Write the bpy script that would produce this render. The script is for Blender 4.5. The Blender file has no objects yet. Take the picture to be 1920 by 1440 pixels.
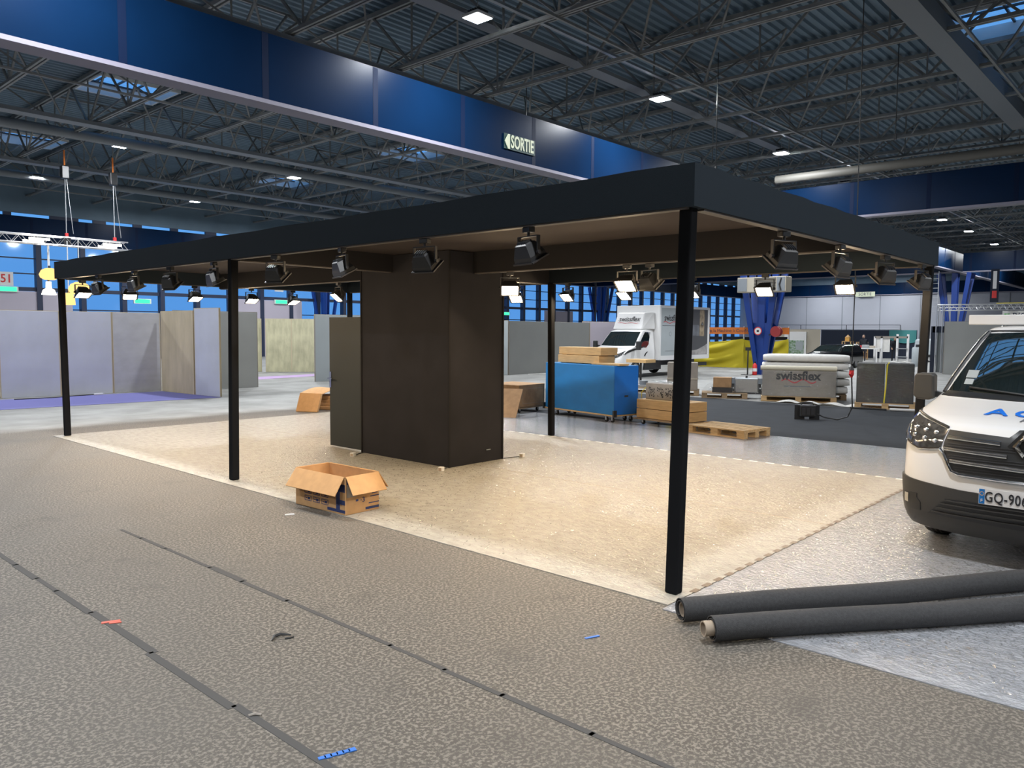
import bpy, math, random
from mathutils import Vector, Matrix
random.seed(7)
SC = bpy.context.scene
COL = SC.collection
PI = math.pi
R = math.radians

# ------------------------------------------------------------------ mesh helpers
class MB:
    def __init__(s):
        s.v = []; s.f = []
    def add(s, vs, fs):
        n = len(s.v); s.v += [tuple(v) for v in vs]; s.f += [tuple(i + n for i in f) for f in fs]; return s
    def hexa(s, p):
        return s.add(p, [(3, 2, 1, 0), (4, 5, 6, 7), (0, 1, 5, 4), (1, 2, 6, 5), (2, 3, 7, 6), (3, 0, 4, 7)])
    def box(s, x0, x1, y0, y1, z0, z1):
        return s.hexa([(x0, y0, z0), (x1, y0, z0), (x1, y1, z0), (x0, y1, z0), (x0, y0, z1), (x1, y0, z1), (x1, y1, z1), (x0, y1, z1)])
    def cbox(s, c, d, m=None):
        m = m or Matrix.Identity(3)
        c = Vector(c); ps = []
        for z in (-1, 1):
            for x, y in ((-1, -1), (1, -1), (1, 1), (-1, 1)):
                ps.append(c + m @ Vector((x * d[0] / 2, y * d[1] / 2, z * d[2] / 2)))
        return s.hexa(ps)
    def bar(s, p, q, w, h=None, up=(0, 0, 1), w2=None, h2=None):
        p = Vector(p); q = Vector(q); h = h or w; w2 = w2 or w; h2 = h2 or h
        d = (q - p).normalized(); u = Vector(up)
        if abs(d.dot(u)) > .99: u = Vector((1, 0, 0))
        a = d.cross(u).normalized(); b = a.cross(d).normalized()
        ps = [p + a * sx * w / 2 + b * sy * h / 2 for sx, sy in ((-1, -1), (1, -1), (1, 1), (-1, 1))]
        ps += [q + a * sx * w2 / 2 + b * sy * h2 / 2 for sx, sy in ((-1, -1), (1, -1), (1, 1), (-1, 1))]
        return s.hexa(ps)
    def tube(s, pts, r, n=8, cap=True):
        pts = [Vector(p) for p in pts]; rings = []; prev = None
        for i, p in enumerate(pts):
            d = (pts[min(i + 1, len(pts) - 1)] - pts[max(i - 1, 0)]).normalized()
            if prev is None:
                u = Vector((0, 0, 1)) if abs(d.z) < .95 else Vector((1, 0, 0))
                a = d.cross(u).normalized()
            else:
                a = (prev - d * prev.dot(d)).normalized()
            prev = a; b = a.cross(d).normalized()
            rr = r[i] if isinstance(r, (list, tuple)) else r
            rings.append([p + (a * math.cos(k * 2 * PI / n) + b * math.sin(k * 2 * PI / n)) * rr for k in range(n)])
        vs = [v for ring in rings for v in ring]; fs = []
        for i in range(len(rings) - 1):
            for k in range(n):
                k2 = (k + 1) % n
                fs.append((i * n + k, i * n + k2, (i + 1) * n + k2, (i + 1) * n + k))
        if cap:
            fs.append(tuple(reversed(range(n)))); fs.append(tuple((len(rings) - 1) * n + k for k in range(n)))
        return s.add(vs, fs)
    def lathe(s, prof, n=20, m=None, c=(0, 0, 0)):
        m = m or Matrix.Identity(3); c = Vector(c)
        vs = []; fs = []
        for r, z in prof:
            for k in range(n):
                a = 2 * PI * k / n; vs.append(c + m @ Vector((r * math.cos(a), r * math.sin(a), z)))
        for i in range(len(prof) - 1):
            for k in range(n):
                k2 = (k + 1) % n; fs.append((i * n + k, i * n + k2, (i + 1) * n + k2, (i + 1) * n + k))
        return s.add(vs, fs)
    def prism(s, poly, a, b, f):
        """poly 2d extruded from a to b; f(x, y, h) gives the point"""
        n = len(poly)
        vs = [f(x, y, a) for x, y in poly] + [f(x, y, b) for x, y in poly]
        fs = [tuple(reversed(range(n))), tuple(range(n, 2 * n))] + [(i, (i + 1) % n, n + (i + 1) % n, n + i) for i in range(n)]
        return s.add(vs, fs)
    def grid(s, f, nu, nv, closed=False):
        vs = [f(i / nu, j / nv) for i in range(nu + 1) for j in range(nv + 1)]
        fs = [(i * (nv + 1) + j, (i + 1) * (nv + 1) + j, (i + 1) * (nv + 1) + j + 1, i * (nv + 1) + j + 1) for i in range(nu) for j in range(nv)]
        return s.add(vs, fs)
    def build(s, name, mat, parent=None, smooth=False, bevel=0, loc=None, rz=0, seg=2):
        me = bpy.data.meshes.new(name); me.from_pydata(s.v, [], s.f); me.update()
        import bmesh
        bm = bmesh.new(); bm.from_mesh(me); bmesh.ops.recalc_face_normals(bm, faces=bm.faces); bm.to_mesh(me); bm.free()
        if smooth:
            me.polygons.foreach_set('use_smooth', [True] * len(me.polygons))
            try: me.set_sharp_from_angle(angle=R(40))
            except Exception: pass
        o = bpy.data.objects.new(name, me); COL.objects.link(o)
        o.data.materials.append(mat)
        if parent: o.parent = parent
        if loc is not None: o.location = loc
        o.rotation_euler.z = rz
        if bevel:
            md = o.modifiers.new('bevel', 'BEVEL'); md.width = bevel; md.segments = seg; md.limit_method = 'ANGLE'
        return o

def tag(o, label=None, cat=None, group=None, kind=None):
    if label: o['label'] = label
    if cat: o['category'] = cat
    if group: o['group'] = group
    if kind: o['kind'] = kind
    return o
def thing(name, loc, label, cat, rz=0, group=None):
    o = bpy.data.objects.new(name, None); COL.objects.link(o); o.empty_display_size = .1
    o.location = loc; o.rotation_euler = (0, 0, rz)
    return tag(o, label, cat, group)
def struct(o): return tag(o, kind='structure')
def dup(o, parent=None, loc=None, rz=None, label=None, group=None):
    c = o.copy(); COL.objects.link(c)
    if parent is not None: c.parent = parent
    for ch in list(o.children): dup(ch, c)
    if loc is not None: c.location = loc
    if rz is not None: c.rotation_euler = (0, 0, rz)
    if label: c['label'] = label
    if group: c['group'] = group
    return c
def text(body, name, mat, parent, loc, cols, size, sx=1, shear=0, ext=.002, align='CENTER', bold=0, space=1):
    cu = bpy.data.curves.new(name, 'FONT'); cu.body = body; cu.size = size; cu.shear = shear; cu.extrude = ext
    cu.align_x = align; cu.align_y = 'CENTER'; cu.offset = bold; cu.space_character = space; cu.resolution_u = 3
    tmp = bpy.data.objects.new('font_outline', cu); me = bpy.data.meshes.new_from_object(tmp); me.name = name
    bpy.data.objects.remove(tmp); o = bpy.data.objects.new(name, me); COL.objects.link(o); me.materials.clear(); me.materials.append(mat)
    if parent: o.parent = parent
    m = Matrix(cols).transposed().to_4x4()
    o.matrix_basis = Matrix.Translation(loc) @ m @ Matrix.Diagonal((sx, 1, 1, 1))
    return o
FACE_Y = ((1, 0, 0), (0, 0, 1), (0, -1, 0))     # reads along +x, faces -y
FACE_X = ((0, -1, 0), (0, 0, 1), (-1, 0, 0))    # reads along -y, faces -x
ORD = 'first second third fourth fifth sixth seventh eighth ninth tenth eleventh twelfth thirteenth fourteenth fifteenth sixteenth'.split()

# ------------------------------------------------------------------ materials
def mat(name, c, rough=.6, metal=0, noise=0, nscale=5, bump=0, bscale=60, c2=None, stretch=None, spec=None, coat=0, alpha=None):
    m = bpy.data.materials.new(name); m.use_nodes = True
    nt = m.node_tree; b = nt.nodes['Principled BSDF']
    b.inputs['Base Color'].default_value = (*c, 1); b.inputs['Roughness'].default_value = rough; b.inputs['Metallic'].default_value = metal
    if spec is not None: b.inputs['Specular IOR Level'].default_value = spec
    if coat: b.inputs['Coat Weight'].default_value = coat; b.inputs['Coat Roughness'].default_value = .05
    tc = nt.nodes.new('ShaderNodeTexCoord'); vec = tc.outputs['Object']
    if stretch:
        mp = nt.nodes.new('ShaderNodeMapping'); mp.inputs['Scale'].default_value = stretch
        nt.links.new(vec, mp.inputs['Vector']); vec = mp.outputs['Vector']
    if noise:
        n = nt.nodes.new('ShaderNodeTexNoise'); n.inputs['Scale'].default_value = nscale; n.inputs['Detail'].default_value = 5
        nt.links.new(vec, n.inputs['Vector'])
        mx = nt.nodes.new('ShaderNodeMix'); mx.data_type = 'RGBA'
        cc = c2 or tuple(x * (1 - noise) for x in c)
        mx.inputs['A'].default_value = (*cc, 1); mx.inputs['B'].default_value = (*c, 1)
        rp = nt.nodes.new('ShaderNodeMapRange'); rp.inputs['From Min'].default_value = .35; rp.inputs['From Max'].default_value = .65
        nt.links.new(n.outputs['Fac'], rp.inputs['Value']); nt.links.new(rp.outputs['Result'], mx.inputs['Factor'])
        nt.links.new(mx.outputs['Result'], b.inputs['Base Color'])
    if bump:
        n2 = nt.nodes.new('ShaderNodeTexNoise'); n2.inputs['Scale'].default_value = bscale; n2.inputs['Detail'].default_value = 3
        nt.links.new(vec, n2.inputs['Vector'])
        bp = nt.nodes.new('ShaderNodeBump'); bp.inputs['Strength'].default_value = bump; bp.inputs['Distance'].default_value = .01
        nt.links.new(n2.outputs['Fac'], bp.inputs['Height']); nt.links.new(bp.outputs['Normal'], b.inputs['Normal'])
    return m
def emit(name, c, s):
    m = bpy.data.materials.new(name); m.use_nodes = True; nt = m.node_tree
    nt.nodes.clear(); e = nt.nodes.new('ShaderNodeEmission'); o = nt.nodes.new('ShaderNodeOutputMaterial')
    e.inputs['Color'].default_value = (*c, 1); e.inputs['Strength'].default_value = s
    nt.links.new(e.outputs[0], o.inputs[0]); return m
def film(name, trans, tint, rough, bscale, bstr):
    m = bpy.data.materials.new(name); m.use_nodes = True; nt = m.node_tree; nt.nodes.clear()
    o = nt.nodes.new('ShaderNodeOutputMaterial'); mx = nt.nodes.new('ShaderNodeMixShader'); t = nt.nodes.new('ShaderNodeBsdfTransparent')
    g = nt.nodes.new('ShaderNodeBsdfGlossy'); g.inputs['Roughness'].default_value = rough
    t.inputs['Color'].default_value = (*tint, 1); mx.inputs[0].default_value = 1 - trans
    if bstr:
        n = nt.nodes.new('ShaderNodeTexNoise'); n.inputs['Scale'].default_value = bscale; n.inputs['Detail'].default_value = 2
        tc = nt.nodes.new('ShaderNodeTexCoord'); mp = nt.nodes.new('ShaderNodeMapping'); mp.inputs['Scale'].default_value = (1, 1, 4)
        nt.links.new(tc.outputs['Object'], mp.inputs[0]); nt.links.new(mp.outputs[0], n.inputs['Vector'])
        bp = nt.nodes.new('ShaderNodeBump'); bp.inputs['Strength'].default_value = bstr; bp.inputs['Distance'].default_value = .03
        nt.links.new(n.outputs['Fac'], bp.inputs['Height']); nt.links.new(bp.outputs[0], g.inputs['Normal'])
    nt.links.new(t.outputs[0], mx.inputs[1]); nt.links.new(g.outputs[0], mx.inputs[2]); nt.links.new(mx.outputs[0], o.inputs[0])
    return m

M = dict(
    rail_cloth=mat('dark_rail_cloth', (.020, .019, .0205), .95, bump=.15, bscale=300, spec=.12),
    black_cloth=mat('black_cloth', (.021, .029, .0375), .95, bump=.15, bscale=300, spec=.15),
    brown_cloth=mat('black_wall_cloth', (.023, .0225, .0265), .9, bump=.15, bscale=300, spec=.2, noise=.2, nscale=2),
    soffit=mat('grey_ceiling_cloth', (.062, .053, .052), .95, spec=.1, noise=.12, nscale=1.5),
    batten=mat('pale_batten', (.085, .075, .068), .6),
    black_metal=mat('black_metal', (.018, .019, .021), .38, spec=.5),
    dark_metal=mat('dark_steel', (.06, .06, .065), .4, .6),
    chrome=mat('chrome', (.75, .75, .77), .12, 1),
    steel=mat('galvanised_steel', (.42, .44, .46), .4, .8),
    alu=mat('aluminium', (.72, .73, .76), .3, .9),
    truss=mat('painted_truss_steel', (.25, .26, .26), .55, noise=.25, nscale=3),
    deck=mat('roof_deck_steel', (.14, .21, .275), .6, noise=.2, nscale=.6),
    duct=mat('duct_grey', (.19, .21, .235), .6),
    blue=mat('blue_paint', (.0022, .0145, .047), .30, noise=.15, nscale=.7, spec=.07), joint_blue=mat('dark_joint_blue', (.003, .010, .035), .6, spec=.1), pipe=mat('pale_pipe', (.13, .125, .11), .6),
    blue_leg=mat('bright_blue_paint', (.007, .042, .24), .4),
    lilac=mat('lilac_lip', (.22, .21, .265), .6),
    mullion=mat('dark_blue_mullion', (.022, .032, .07), .5),
    clad=mat('white_cladding', (.35, .365, .415), .5, noise=.06, nscale=.4),
    pinkish=mat('pale_lilac_panel', (.50, .46, .54), .6),
    white_paint=mat('white_car_paint', (.80, .80, .80), .22, coat=.8),
    white=mat('white_plastic', (.75, .75, .75), .45),
    black_plastic=mat('black_plastic', (.022, .023, .024), .42),
    grey_plastic=mat('dark_grey_bumper_plastic', (.036, .036, .035), .5, bump=.1, bscale=300),
    rubber=mat('tyre_rubber', (.015, .015, .016), .75, bump=.2, bscale=80),
    screen_glass=mat('tinted_glass', (.010, .016, .015), .02, spec=1),
    lamp_glass=mat('headlamp_lens', (.12, .12, .118), .08, .3, coat=1, noise=.5, nscale=30),
    badge_grey=mat('satin_chrome', (.55, .54, .52), .2, 1),
    cardboard=mat('cardboard', (.53, .31, .14), .85, noise=.12, nscale=12),
    cardboard_dark=mat('worn_cardboard', (.40, .24, .12), .85, noise=.2, nscale=8),
    navy_print=mat('navy_print', (.02, .035, .12), .7),
    ply=mat('plywood', (.62, .40, .18), .7, noise=.18, nscale=4, stretch=(1, 1, 8)),
    pallet=mat('pallet_pine', (.62, .42, .21), .75, noise=.3, nscale=5, stretch=(1, 6, 6)),
    pallet_dark=mat('weathered_pallet', (.34, .24, .14), .8, noise=.3, nscale=5),
    cart_blue=mat('scuffed_blue_board', (.008, .19, .50), .5, noise=.15, nscale=2, stretch=(1, 1, 2)),
    cart_blue2=mat('bright_blue_board', (.008, .16, .62), .45),
    kraft=mat('grey_brown_carton', (.30, .27, .235), .75, noise=.1, nscale=6),
    charcoal=mat('charcoal_carton', (.013, .0125, .015), .6), door=mat('charcoal_door', (.019, .0235, .0235), .6), car_black=mat('black_car_paint', (.005, .005, .006), .12, coat=.6), reel=mat('dark_red_reel', (.30, .018, .02), .5),
    concrete_grey=mat('grey_felt', (.052, .052, .054), .95, bump=.35, bscale=200, noise=.25, nscale=60),
    tube=mat('cardboard_tube', (.36, .29, .22), .8),
    part_blue=mat('blue_grey_panel_paint', (.58, .61, .70), .7, noise=.1, nscale=1.2),
    part_scuff=mat('scuffed_grey_panel', (.52, .53, .56), .75, noise=.12, nscale=2.5, stretch=(1, 1, 2)),
    part_wood=mat('bare_wood_panel', (.60, .51, .35), .75, noise=.2, nscale=3, stretch=(1, 1, .3)),
    part_grey=mat('grey_panel_paint', (.36, .37, .36), .7, noise=.06, nscale=1),
    part_light=mat('light_grey_panel', (.38, .42, .44), .7, noise=.06, nscale=1),
    raw_wood=mat('raw_fibre_panel', (.60, .57, .38), .8, noise=.28, nscale=5, stretch=(1, 1, .35)),
    purple=mat('purple_carpet', (.17, .17, .42), .95), pink=mat('pink_carpet', (.42, .30, .50), .95),
    dark_carpet=mat('anthracite_carpet', (.026, .030, .037), .95, noise=.2, nscale=3),
    yellow=mat('yellow_cloth', (.55, .45, .02), .8), orange=mat('orange_banner', (.80, .22, .04), .7),
    red=mat('red_plastic', (.60, .03, .03), .4), teal=mat('teal_cloth', (.05, .22, .22), .8),
    navy=mat('navy_cloth', (.012, .018, .035), .85), beige=mat('beige_panel', (.42, .38, .31), .8),
    bed_white=mat('white_mattress', (.72, .71, .68), .7, noise=.08, nscale=10), cream=mat('cream_tube', (.62, .58, .46), .5),
    brand_black=mat('black_lettering', (.02, .02, .025), .5), brand_red=mat('red_wave_print', (.50, .04, .05), .5),
    sign_blue=mat('blue_lettering', (.01, .16, .70), .4), eu_blue=mat('plate_blue', (.01, .16, .48), .4),
    sign_cream=mat('cream_lettering', (.66, .70, .52), .6), sign_green=mat('dark_green_edge', (.006, .04, .04), .6),
    green=mat('green_print', (.10, .45, .10), .6), foliage=mat('leafy_print', (.10, .22, .07), .7, noise=.8, nscale=9, c2=(.45, .52, .50)),
    skin=mat('skin', (.45, .28, .2), .6), hair=mat('dark_hair', (.03, .02, .015), .7), cloth=mat('dark_clothes', (.02, .022, .03), .9),
    tape_blue=mat('blue_tape', (.03, .16, .55), .5), tape_red=mat('red_tape', (.62, .12, .08), .6),
    dash=mat('white_dash_tape', (.78, .77, .72), .4), dash_brown=mat('brown_dash_print', (.13, .09, .06), .5),
    seam=mat('seam_residue', (.062, .06, .058), .8), seam2=mat('carpet_seam', (.30, .26, .20), .8),
    film=film('stretch_film', .90, (.95, .96, .97), .10, 8, 1.0),
    post_cloth=mat('black_post_cloth', (.010, .0105, .012), .95, spec=.1),
    crinkle=film('film_crinkle', .72, (1, 1, 1), .34, 1, 0),
    pane=film('window_pane', .94, (.97, .98, 1), .05, 1, 0),
    photo_dark=mat('poster_wall_tone', (.075, .075, .08), .5), photo_grey=mat('poster_grey', (.17, .18, .20), .5, noise=.3, nscale=4),
    photo_stone=mat('poster_stone', (.42, .33, .22), .5, noise=.5, nscale=6), photo_pale=mat('poster_floor', (.48, .46, .45), .5, noise=.4, nscale=3),
    gold=mat('gold_lamp_glass', (.75, .42, .10), .3),
)
M['screen_glass'].node_tree.nodes['Principled BSDF'].inputs['IOR'].default_value = 2.5  # raised above real glass so the reflected skylight shows brighter
M['flood'] = emit('flood_glass', (1, .75, .47), 240)
M['hall'] = emit('hall_lamp_glass', (.94, .97, 1), 960)
M['tubelight'] = emit('tube_light', (1, .95, .85), 4)
M['exit'] = emit('exit_light', (.06, 1, .42), 1.6)
M['pend_white'] = emit('pendant_white', (1, .95, .88), 5)
M['pend_gold'] = emit('pendant_gold', (1, .62, .22), 1.6)

def ground_mat():
    m = bpy.data.materials.new('worn_bitumen_floor'); m.use_nodes = True; nt = m.node_tree; N = nt.nodes; L = nt.links
    b = N['Principled BSDF']; b.inputs['Roughness'].default_value = .62; b.inputs['Specular IOR Level'].default_value = .35
    tc = N.new('ShaderNodeTexCoord')
    def noise(sc, det, rough=.55):
        n = N.new('ShaderNodeTexNoise'); n.inputs['Scale'].default_value = sc; n.inputs['Detail'].default_value = det; n.inputs['Roughness'].default_value = rough
        L.new(tc.outputs['Object'], n.inputs['Vector']); return n.outputs['Fac']
    def rng(v, a, c_, lo=0, hi=1):
        r = N.new('ShaderNodeMapRange'); r.inputs['From Min'].default_value = a; r.inputs['From Max'].default_value = c_
        r.inputs['To Min'].default_value = lo; r.inputs['To Max'].default_value = hi; L.new(v, r.inputs['Value']); return r.outputs['Result']
    def mix(f, a, c_, mode='MIX'):
        x = N.new('ShaderNodeMix'); x.data_type = 'RGBA'; x.blend_type = mode
        for k, val in (('A', a), ('B', c_)):
            if isinstance(val, tuple): x.inputs[k].default_value = (*val, 1)
            else: L.new(val, x.inputs[k])
        if isinstance(f, float): x.inputs['Factor'].default_value = f
        else: L.new(f, x.inputs['Factor'])
        return x.outputs['Result']
    fleck = rng(noise(52, 3, .6), .47, .60)
    near = mix(fleck, (.083, .0735, .062), (.232, .207, .174))
    near = mix(rng(noise(.9, 5), .40, .70, 0, .55), near, (.115, .105, .092))
    near = mix(rng(noise(2.3, 3), .60, .75, 0, .5), near, (.065, .06, .054))
    far = mix(rng(noise(1.2, 5), .35, .65), (.21, .21, .20), (.30, .30, .29))
    sx = N.new('ShaderNodeSeparateXYZ'); L.new(tc.outputs['Object'], sx.inputs[0])
    wob = N.new('ShaderNodeMath'); wob.operation = 'ADD'; L.new(sx.outputs['Y'], wob.inputs[0]); L.new(rng(noise(.6, 3), 0, 1, -.5, .5), wob.inputs[1])
    f1 = rng(wob.outputs[0], 15.2, 15.9)
    f2 = rng(sx.outputs['X'], 19.2, 19.4)
    mx = N.new('ShaderNodeMath'); mx.operation = 'MAXIMUM'; L.new(f1, mx.inputs[0]); L.new(f2, mx.inputs[1])
    L.new(mix(mx.outputs[0], near, far), b.inputs['Base Color'])
    bp = N.new('ShaderNodeBump'); bp.inputs['Strength'].default_value = .25; bp.inputs['Distance'].default_value = .004
    L.new(fleck, bp.inputs['Height']); L.new(bp.outputs[0], b.inputs['Normal'])
    return m
def film_carpet(name, c, c2, coat=1, crough=.05):
    m = bpy.data.materials.new(name); m.use_nodes = True; nt = m.node_tree; N = nt.nodes; L = nt.links
    b = N['Principled BSDF']; b.inputs['Roughness'].default_value = .5; b.inputs['Specular IOR Level'].default_value = .35
    b.inputs['Coat Weight'].default_value = coat; b.inputs['Coat Roughness'].default_value = crough
    tc = N.new('ShaderNodeTexCoord')
    def noise(sc, det, st=None):
        n = N.new('ShaderNodeTexNoise'); n.inputs['Scale'].default_value = sc; n.inputs['Detail'].default_value = det
        if st:
            mp = N.new('ShaderNodeMapping'); mp.inputs['Scale'].default_value = st; L.new(tc.outputs['Object'], mp.inputs[0]); L.new(mp.outputs[0], n.inputs['Vector'])
        else: L.new(tc.outputs['Object'], n.inputs['Vector'])
        return n.outputs['Fac']
    x = N.new('ShaderNodeMix'); x.data_type = 'RGBA'; x.inputs['A'].default_value = (*c2, 1); x.inputs['B'].default_value = (*c, 1)
    r = N.new('ShaderNodeMapRange'); r.inputs['From Min'].default_value = .35; r.inputs['From Max'].default_value = .62
    L.new(noise(16, 8, (1, .45, 1)), r.inputs['Value']); L.new(r.outputs['Result'], x.inputs['Factor']); L.new(x.outputs['Result'], b.inputs['Base Color'])
    bp = N.new('ShaderNodeBump'); bp.inputs['Strength'].default_value = 1; bp.inputs['Distance'].default_value = .03
    L.new(noise(42, 2, (1, .7, 1)), bp.inputs['Height'])
    L.new(bp.outputs[0], b.inputs['Coat Normal']); 
    bp2 = N.new('ShaderNodeBump'); bp2.inputs['Strength'].default_value = .8; bp2.inputs['Distance'].default_value = .012
    L.new(bp.inputs['Height'].links[0].from_socket, bp2.inputs['Height']); L.new(bp2.outputs[0], b.inputs['Normal'])
    return m
M['ground'] = ground_mat()
M['film_carpet'] = film_carpet('film_carpet_flood_tint', (.385, .367, .318), (.30, .28, .24), .45, .16)  # same carpet as the grey one, floodlight warmth painted into its colour
M['film_carpet_grey'] = film_carpet('film_covered_grey_carpet', (.335, .345, .37), (.245, .255, .275))

# ------------------------------------------------------------------ camera, sky, exposure
cam = bpy.data.cameras.new('camera'); co = bpy.data.objects.new('camera', cam); COL.objects.link(co); SC.camera = co
FOC, PITCH, ROLL, YAW, EYE = 1460.75, .0682, .0067, .7354, 1.8
cam.sensor_width = 36; cam.lens = FOC / 1920 * 36; cam.clip_end = 400; cam.clip_start = .05
F = Vector((math.cos(PITCH) * math.cos(YAW), math.cos(PITCH) * math.sin(YAW), -math.sin(PITCH)))
Rt = Vector((math.sin(YAW), -math.cos(YAW), 0)); Up = Rt.cross(F)
R2 = Rt * math.cos(ROLL) + Up * math.sin(ROLL); U2 = -Rt * math.sin(ROLL) + Up * math.cos(ROLL)
mw = Matrix((R2, U2, -F)).transposed().to_4x4(); mw.translation = (0, 0, EYE); co.matrix_world = mw

w = bpy.data.worlds.new('dusk_sky'); SC.world = w; w.use_nodes = True; nt = w.node_tree
bg = nt.nodes['Background']; tc = nt.nodes.new('ShaderNodeTexCoord'); sp = nt.nodes.new('ShaderNodeSeparateXYZ'); cr = nt.nodes.new('ShaderNodeValToRGB')
nt.links.new(tc.outputs['Generated'], sp.inputs[0]); nt.links.new(sp.outputs['Z'], cr.inputs[0]); nt.links.new(cr.outputs[0], bg.inputs[0])
cr.color_ramp.elements[0].position = 0; cr.color_ramp.elements[0].color = (.115, .37, .86, 1)
cr.color_ramp.elements[1].position = 1; cr.color_ramp.elements[1].color = (.16, .46, .92, 1)
bg.inputs[1].default_value = 1
SC.view_settings.view_transform = 'Standard'; SC.view_settings.look = 'None'; SC.view_settings.gamma = 1
SC.view_settings.use_curve_mapping = False; SC.view_settings.exposure = 0
SC.cycles.use_denoising = True; SC.cycles.max_bounces = 10; SC.cycles.diffuse_bounces = 5; SC.cycles.transparent_max_bounces = 12
SC.cycles.sample_clamp_indirect = 6; SC.cycles.caustics_reflective = False; SC.cycles.caustics_refractive = False

# ================================================================== the hall
BX = [-33.5, -1, 31.5, 64, 96.5]; BY = [-50.7, -18.2, 14.3, 46.8]; ZT, ZB = 10.3, 8.7
struct(MB().add([(-34, -52, 0), (97, -52, 0), (97, 47.2, 0), (-34, 47.2, 0)], [(0, 1, 2, 3)]).build('floor', M['ground']))

# blue girders on the grid lines, with a pale lip under each and dark joints
def girder(axis, c, a, b, z0=6.2, z1=7.6):
    m = MB(); l = MB(); j = MB(); t = .16
    def bx(mm, u0, u1, w, za, zb):
        mm.box(u0, u1, c - w, c + w, za, zb) if axis == 'x' else mm.box(c - w, c + w, u0, u1, za, zb)
    bx(m, a, b, t, z0 + .10, z1); bx(l, a, b, t + .07, z0 + .02, z0 + .10)
    k = a + 1.35
    while k < b:
        bx(j, k - .07, k + .07, t + .004, z0 + .11, z1 - .01); k += 2.7
    o = m.build('girder_beam', M['blue']); struct(o)
    l.build('lip', M['lilac'], o); j.build('joint', M['joint_blue'], o)
    return o
girder('x', 14.3, -33.5, 96.5); girder('x', 46.8, -33.5, 96.5); girder('x', -18.2, -33.5, 96.5)
for x in (-1, 31.5, 64, 96.3):
    girder('y', x, -50, 13.94); girder('y', x, 14.66, 46.4)

# V pillars on the grid crossings
def v_pillar(x, y):
    m = MB()
    for sx in (-1, 1):
        for sy in (-1, 1):
            p = Vector((sx * .13, sy * .12, 0)); q = Vector((sx * .6, sy * 1.0, 6.2))
            m.bar(p, q, .10, .18, up=(0, 1, 0), w2=.14, h2=.30)
        m.bar((sx * .1, 0, 0), (sx * .25, 0, 6.2), .1, .26, up=(0, 1, 0), w2=.12, h2=.4)
    m.box(-.2, .2, -.19, .19, 0, .9); m.hexa([(-.16, -.17, .9), (.16, -.17, .9), (.16, .17, .9), (-.16, .17, .9), (-.2, -.36, 2.2), (.2, -.36, 2.2), (.2, .36, 2.2), (-.2, .36, 2.2)])
    o = m.build('pillar', M['blue_leg'], loc=(x, y, 0)); return struct(o)
for x in (31.9, 64.2): v_pillar(x, 14.45)
for x in (31.5, 64): v_pillar(x, 46.0)

# roof deck of corrugated sheet, holes where the skylights stand
SKY = [(x0 + dx, y0 + dy) for x0 in (-1, 31.5) for y0 in (-18.2, 14.3) for dx in (13, 26.4) for dy in (23.4, 15.4, 26.7) if not (y0 == 14.3 and dy == 23.4) and not (y0 < 0 and dy != 23.4)]
SX = 1.35
SKY = [(x, y, 1.15) if y > 14 else (x, y - 2.6, 3.3) for x, y in SKY]
def deck(x0, x1, y0, y1):
    m = MB(); ycuts = sorted({y0, y1} | {c[1] + s * c[2] for c in SKY for s in (-1, 1) if x0 < c[0] < x1 and y0 < c[1] < y1})
    for ya, yb in zip(ycuts, ycuts[1:]):
        hole = sorted([c for c in SKY if x0 < c[0] < x1 and abs((ya + yb) / 2 - c[1]) < c[2]], key=lambda c: c[0])
        xs = [x0] + [v for c in hole for v in (c[0] - SX, c[0] + SX)] + [x1]
        for xa, xb in zip(xs[::2], xs[1::2]):
            n = max(1, round((yb - ya) / .28)); p = (yb - ya) / n; prof = []
            for i in range(n):
                s = ya + i * p
                prof += [(s, 0), (s + p * .36, 0), (s + p * .5, .07), (s + p * .86, .07)]
            prof.append((yb, 0))
            vs = [(x, y, ZT + .12 + z) for y, z in prof for x in (xa, xb)]
            m.add(vs, [(2 * i, 2 * i + 1, 2 * i + 3, 2 * i + 2) for i in range(len(prof) - 1)])
    struct(m.build('ceiling', M['deck']))
for i in range(4):
    for k in range(3): deck(BX[i], BX[i + 1], BY[k], BY[k + 1])
for i, (x, y, SY) in enumerate(SKY):
    m = MB(); z0, z1 = ZT + .05, ZT + .48; e = .06
    for a in (-1, 1):
        m.box(x - SX - e, x + SX + e, y + a * SY - e / 2, y + a * SY + e / 2, z0, z1); m.box(x + a * SX - e / 2, x + a * SX + e / 2, y - SY, y + SY, z0, z1)
    o = struct(m.build('window_%d' % (i + 1), M['white']))
    g = MB()
    for k in (-.5, 0, .5): g.box(x + k * SX - .03, x + k * SX + .03, y - SY, y + SY, z1 - .05, z1 + .01)
    for k in range(-2, 3): g.box(x - SX, x + SX, y + k * 1.1 - .03, y + k * 1.1 + .03, z1 - .05, z1 + .01) if abs(k * 1.1) < SY else None
    g.build('glazing_bar', M['dark_metal'], o)
    MB().box(x - SX, x + SX, y - SY, y + SY, z1 + .012, z1 + .02).build('pane', M['pane'], o)

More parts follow.
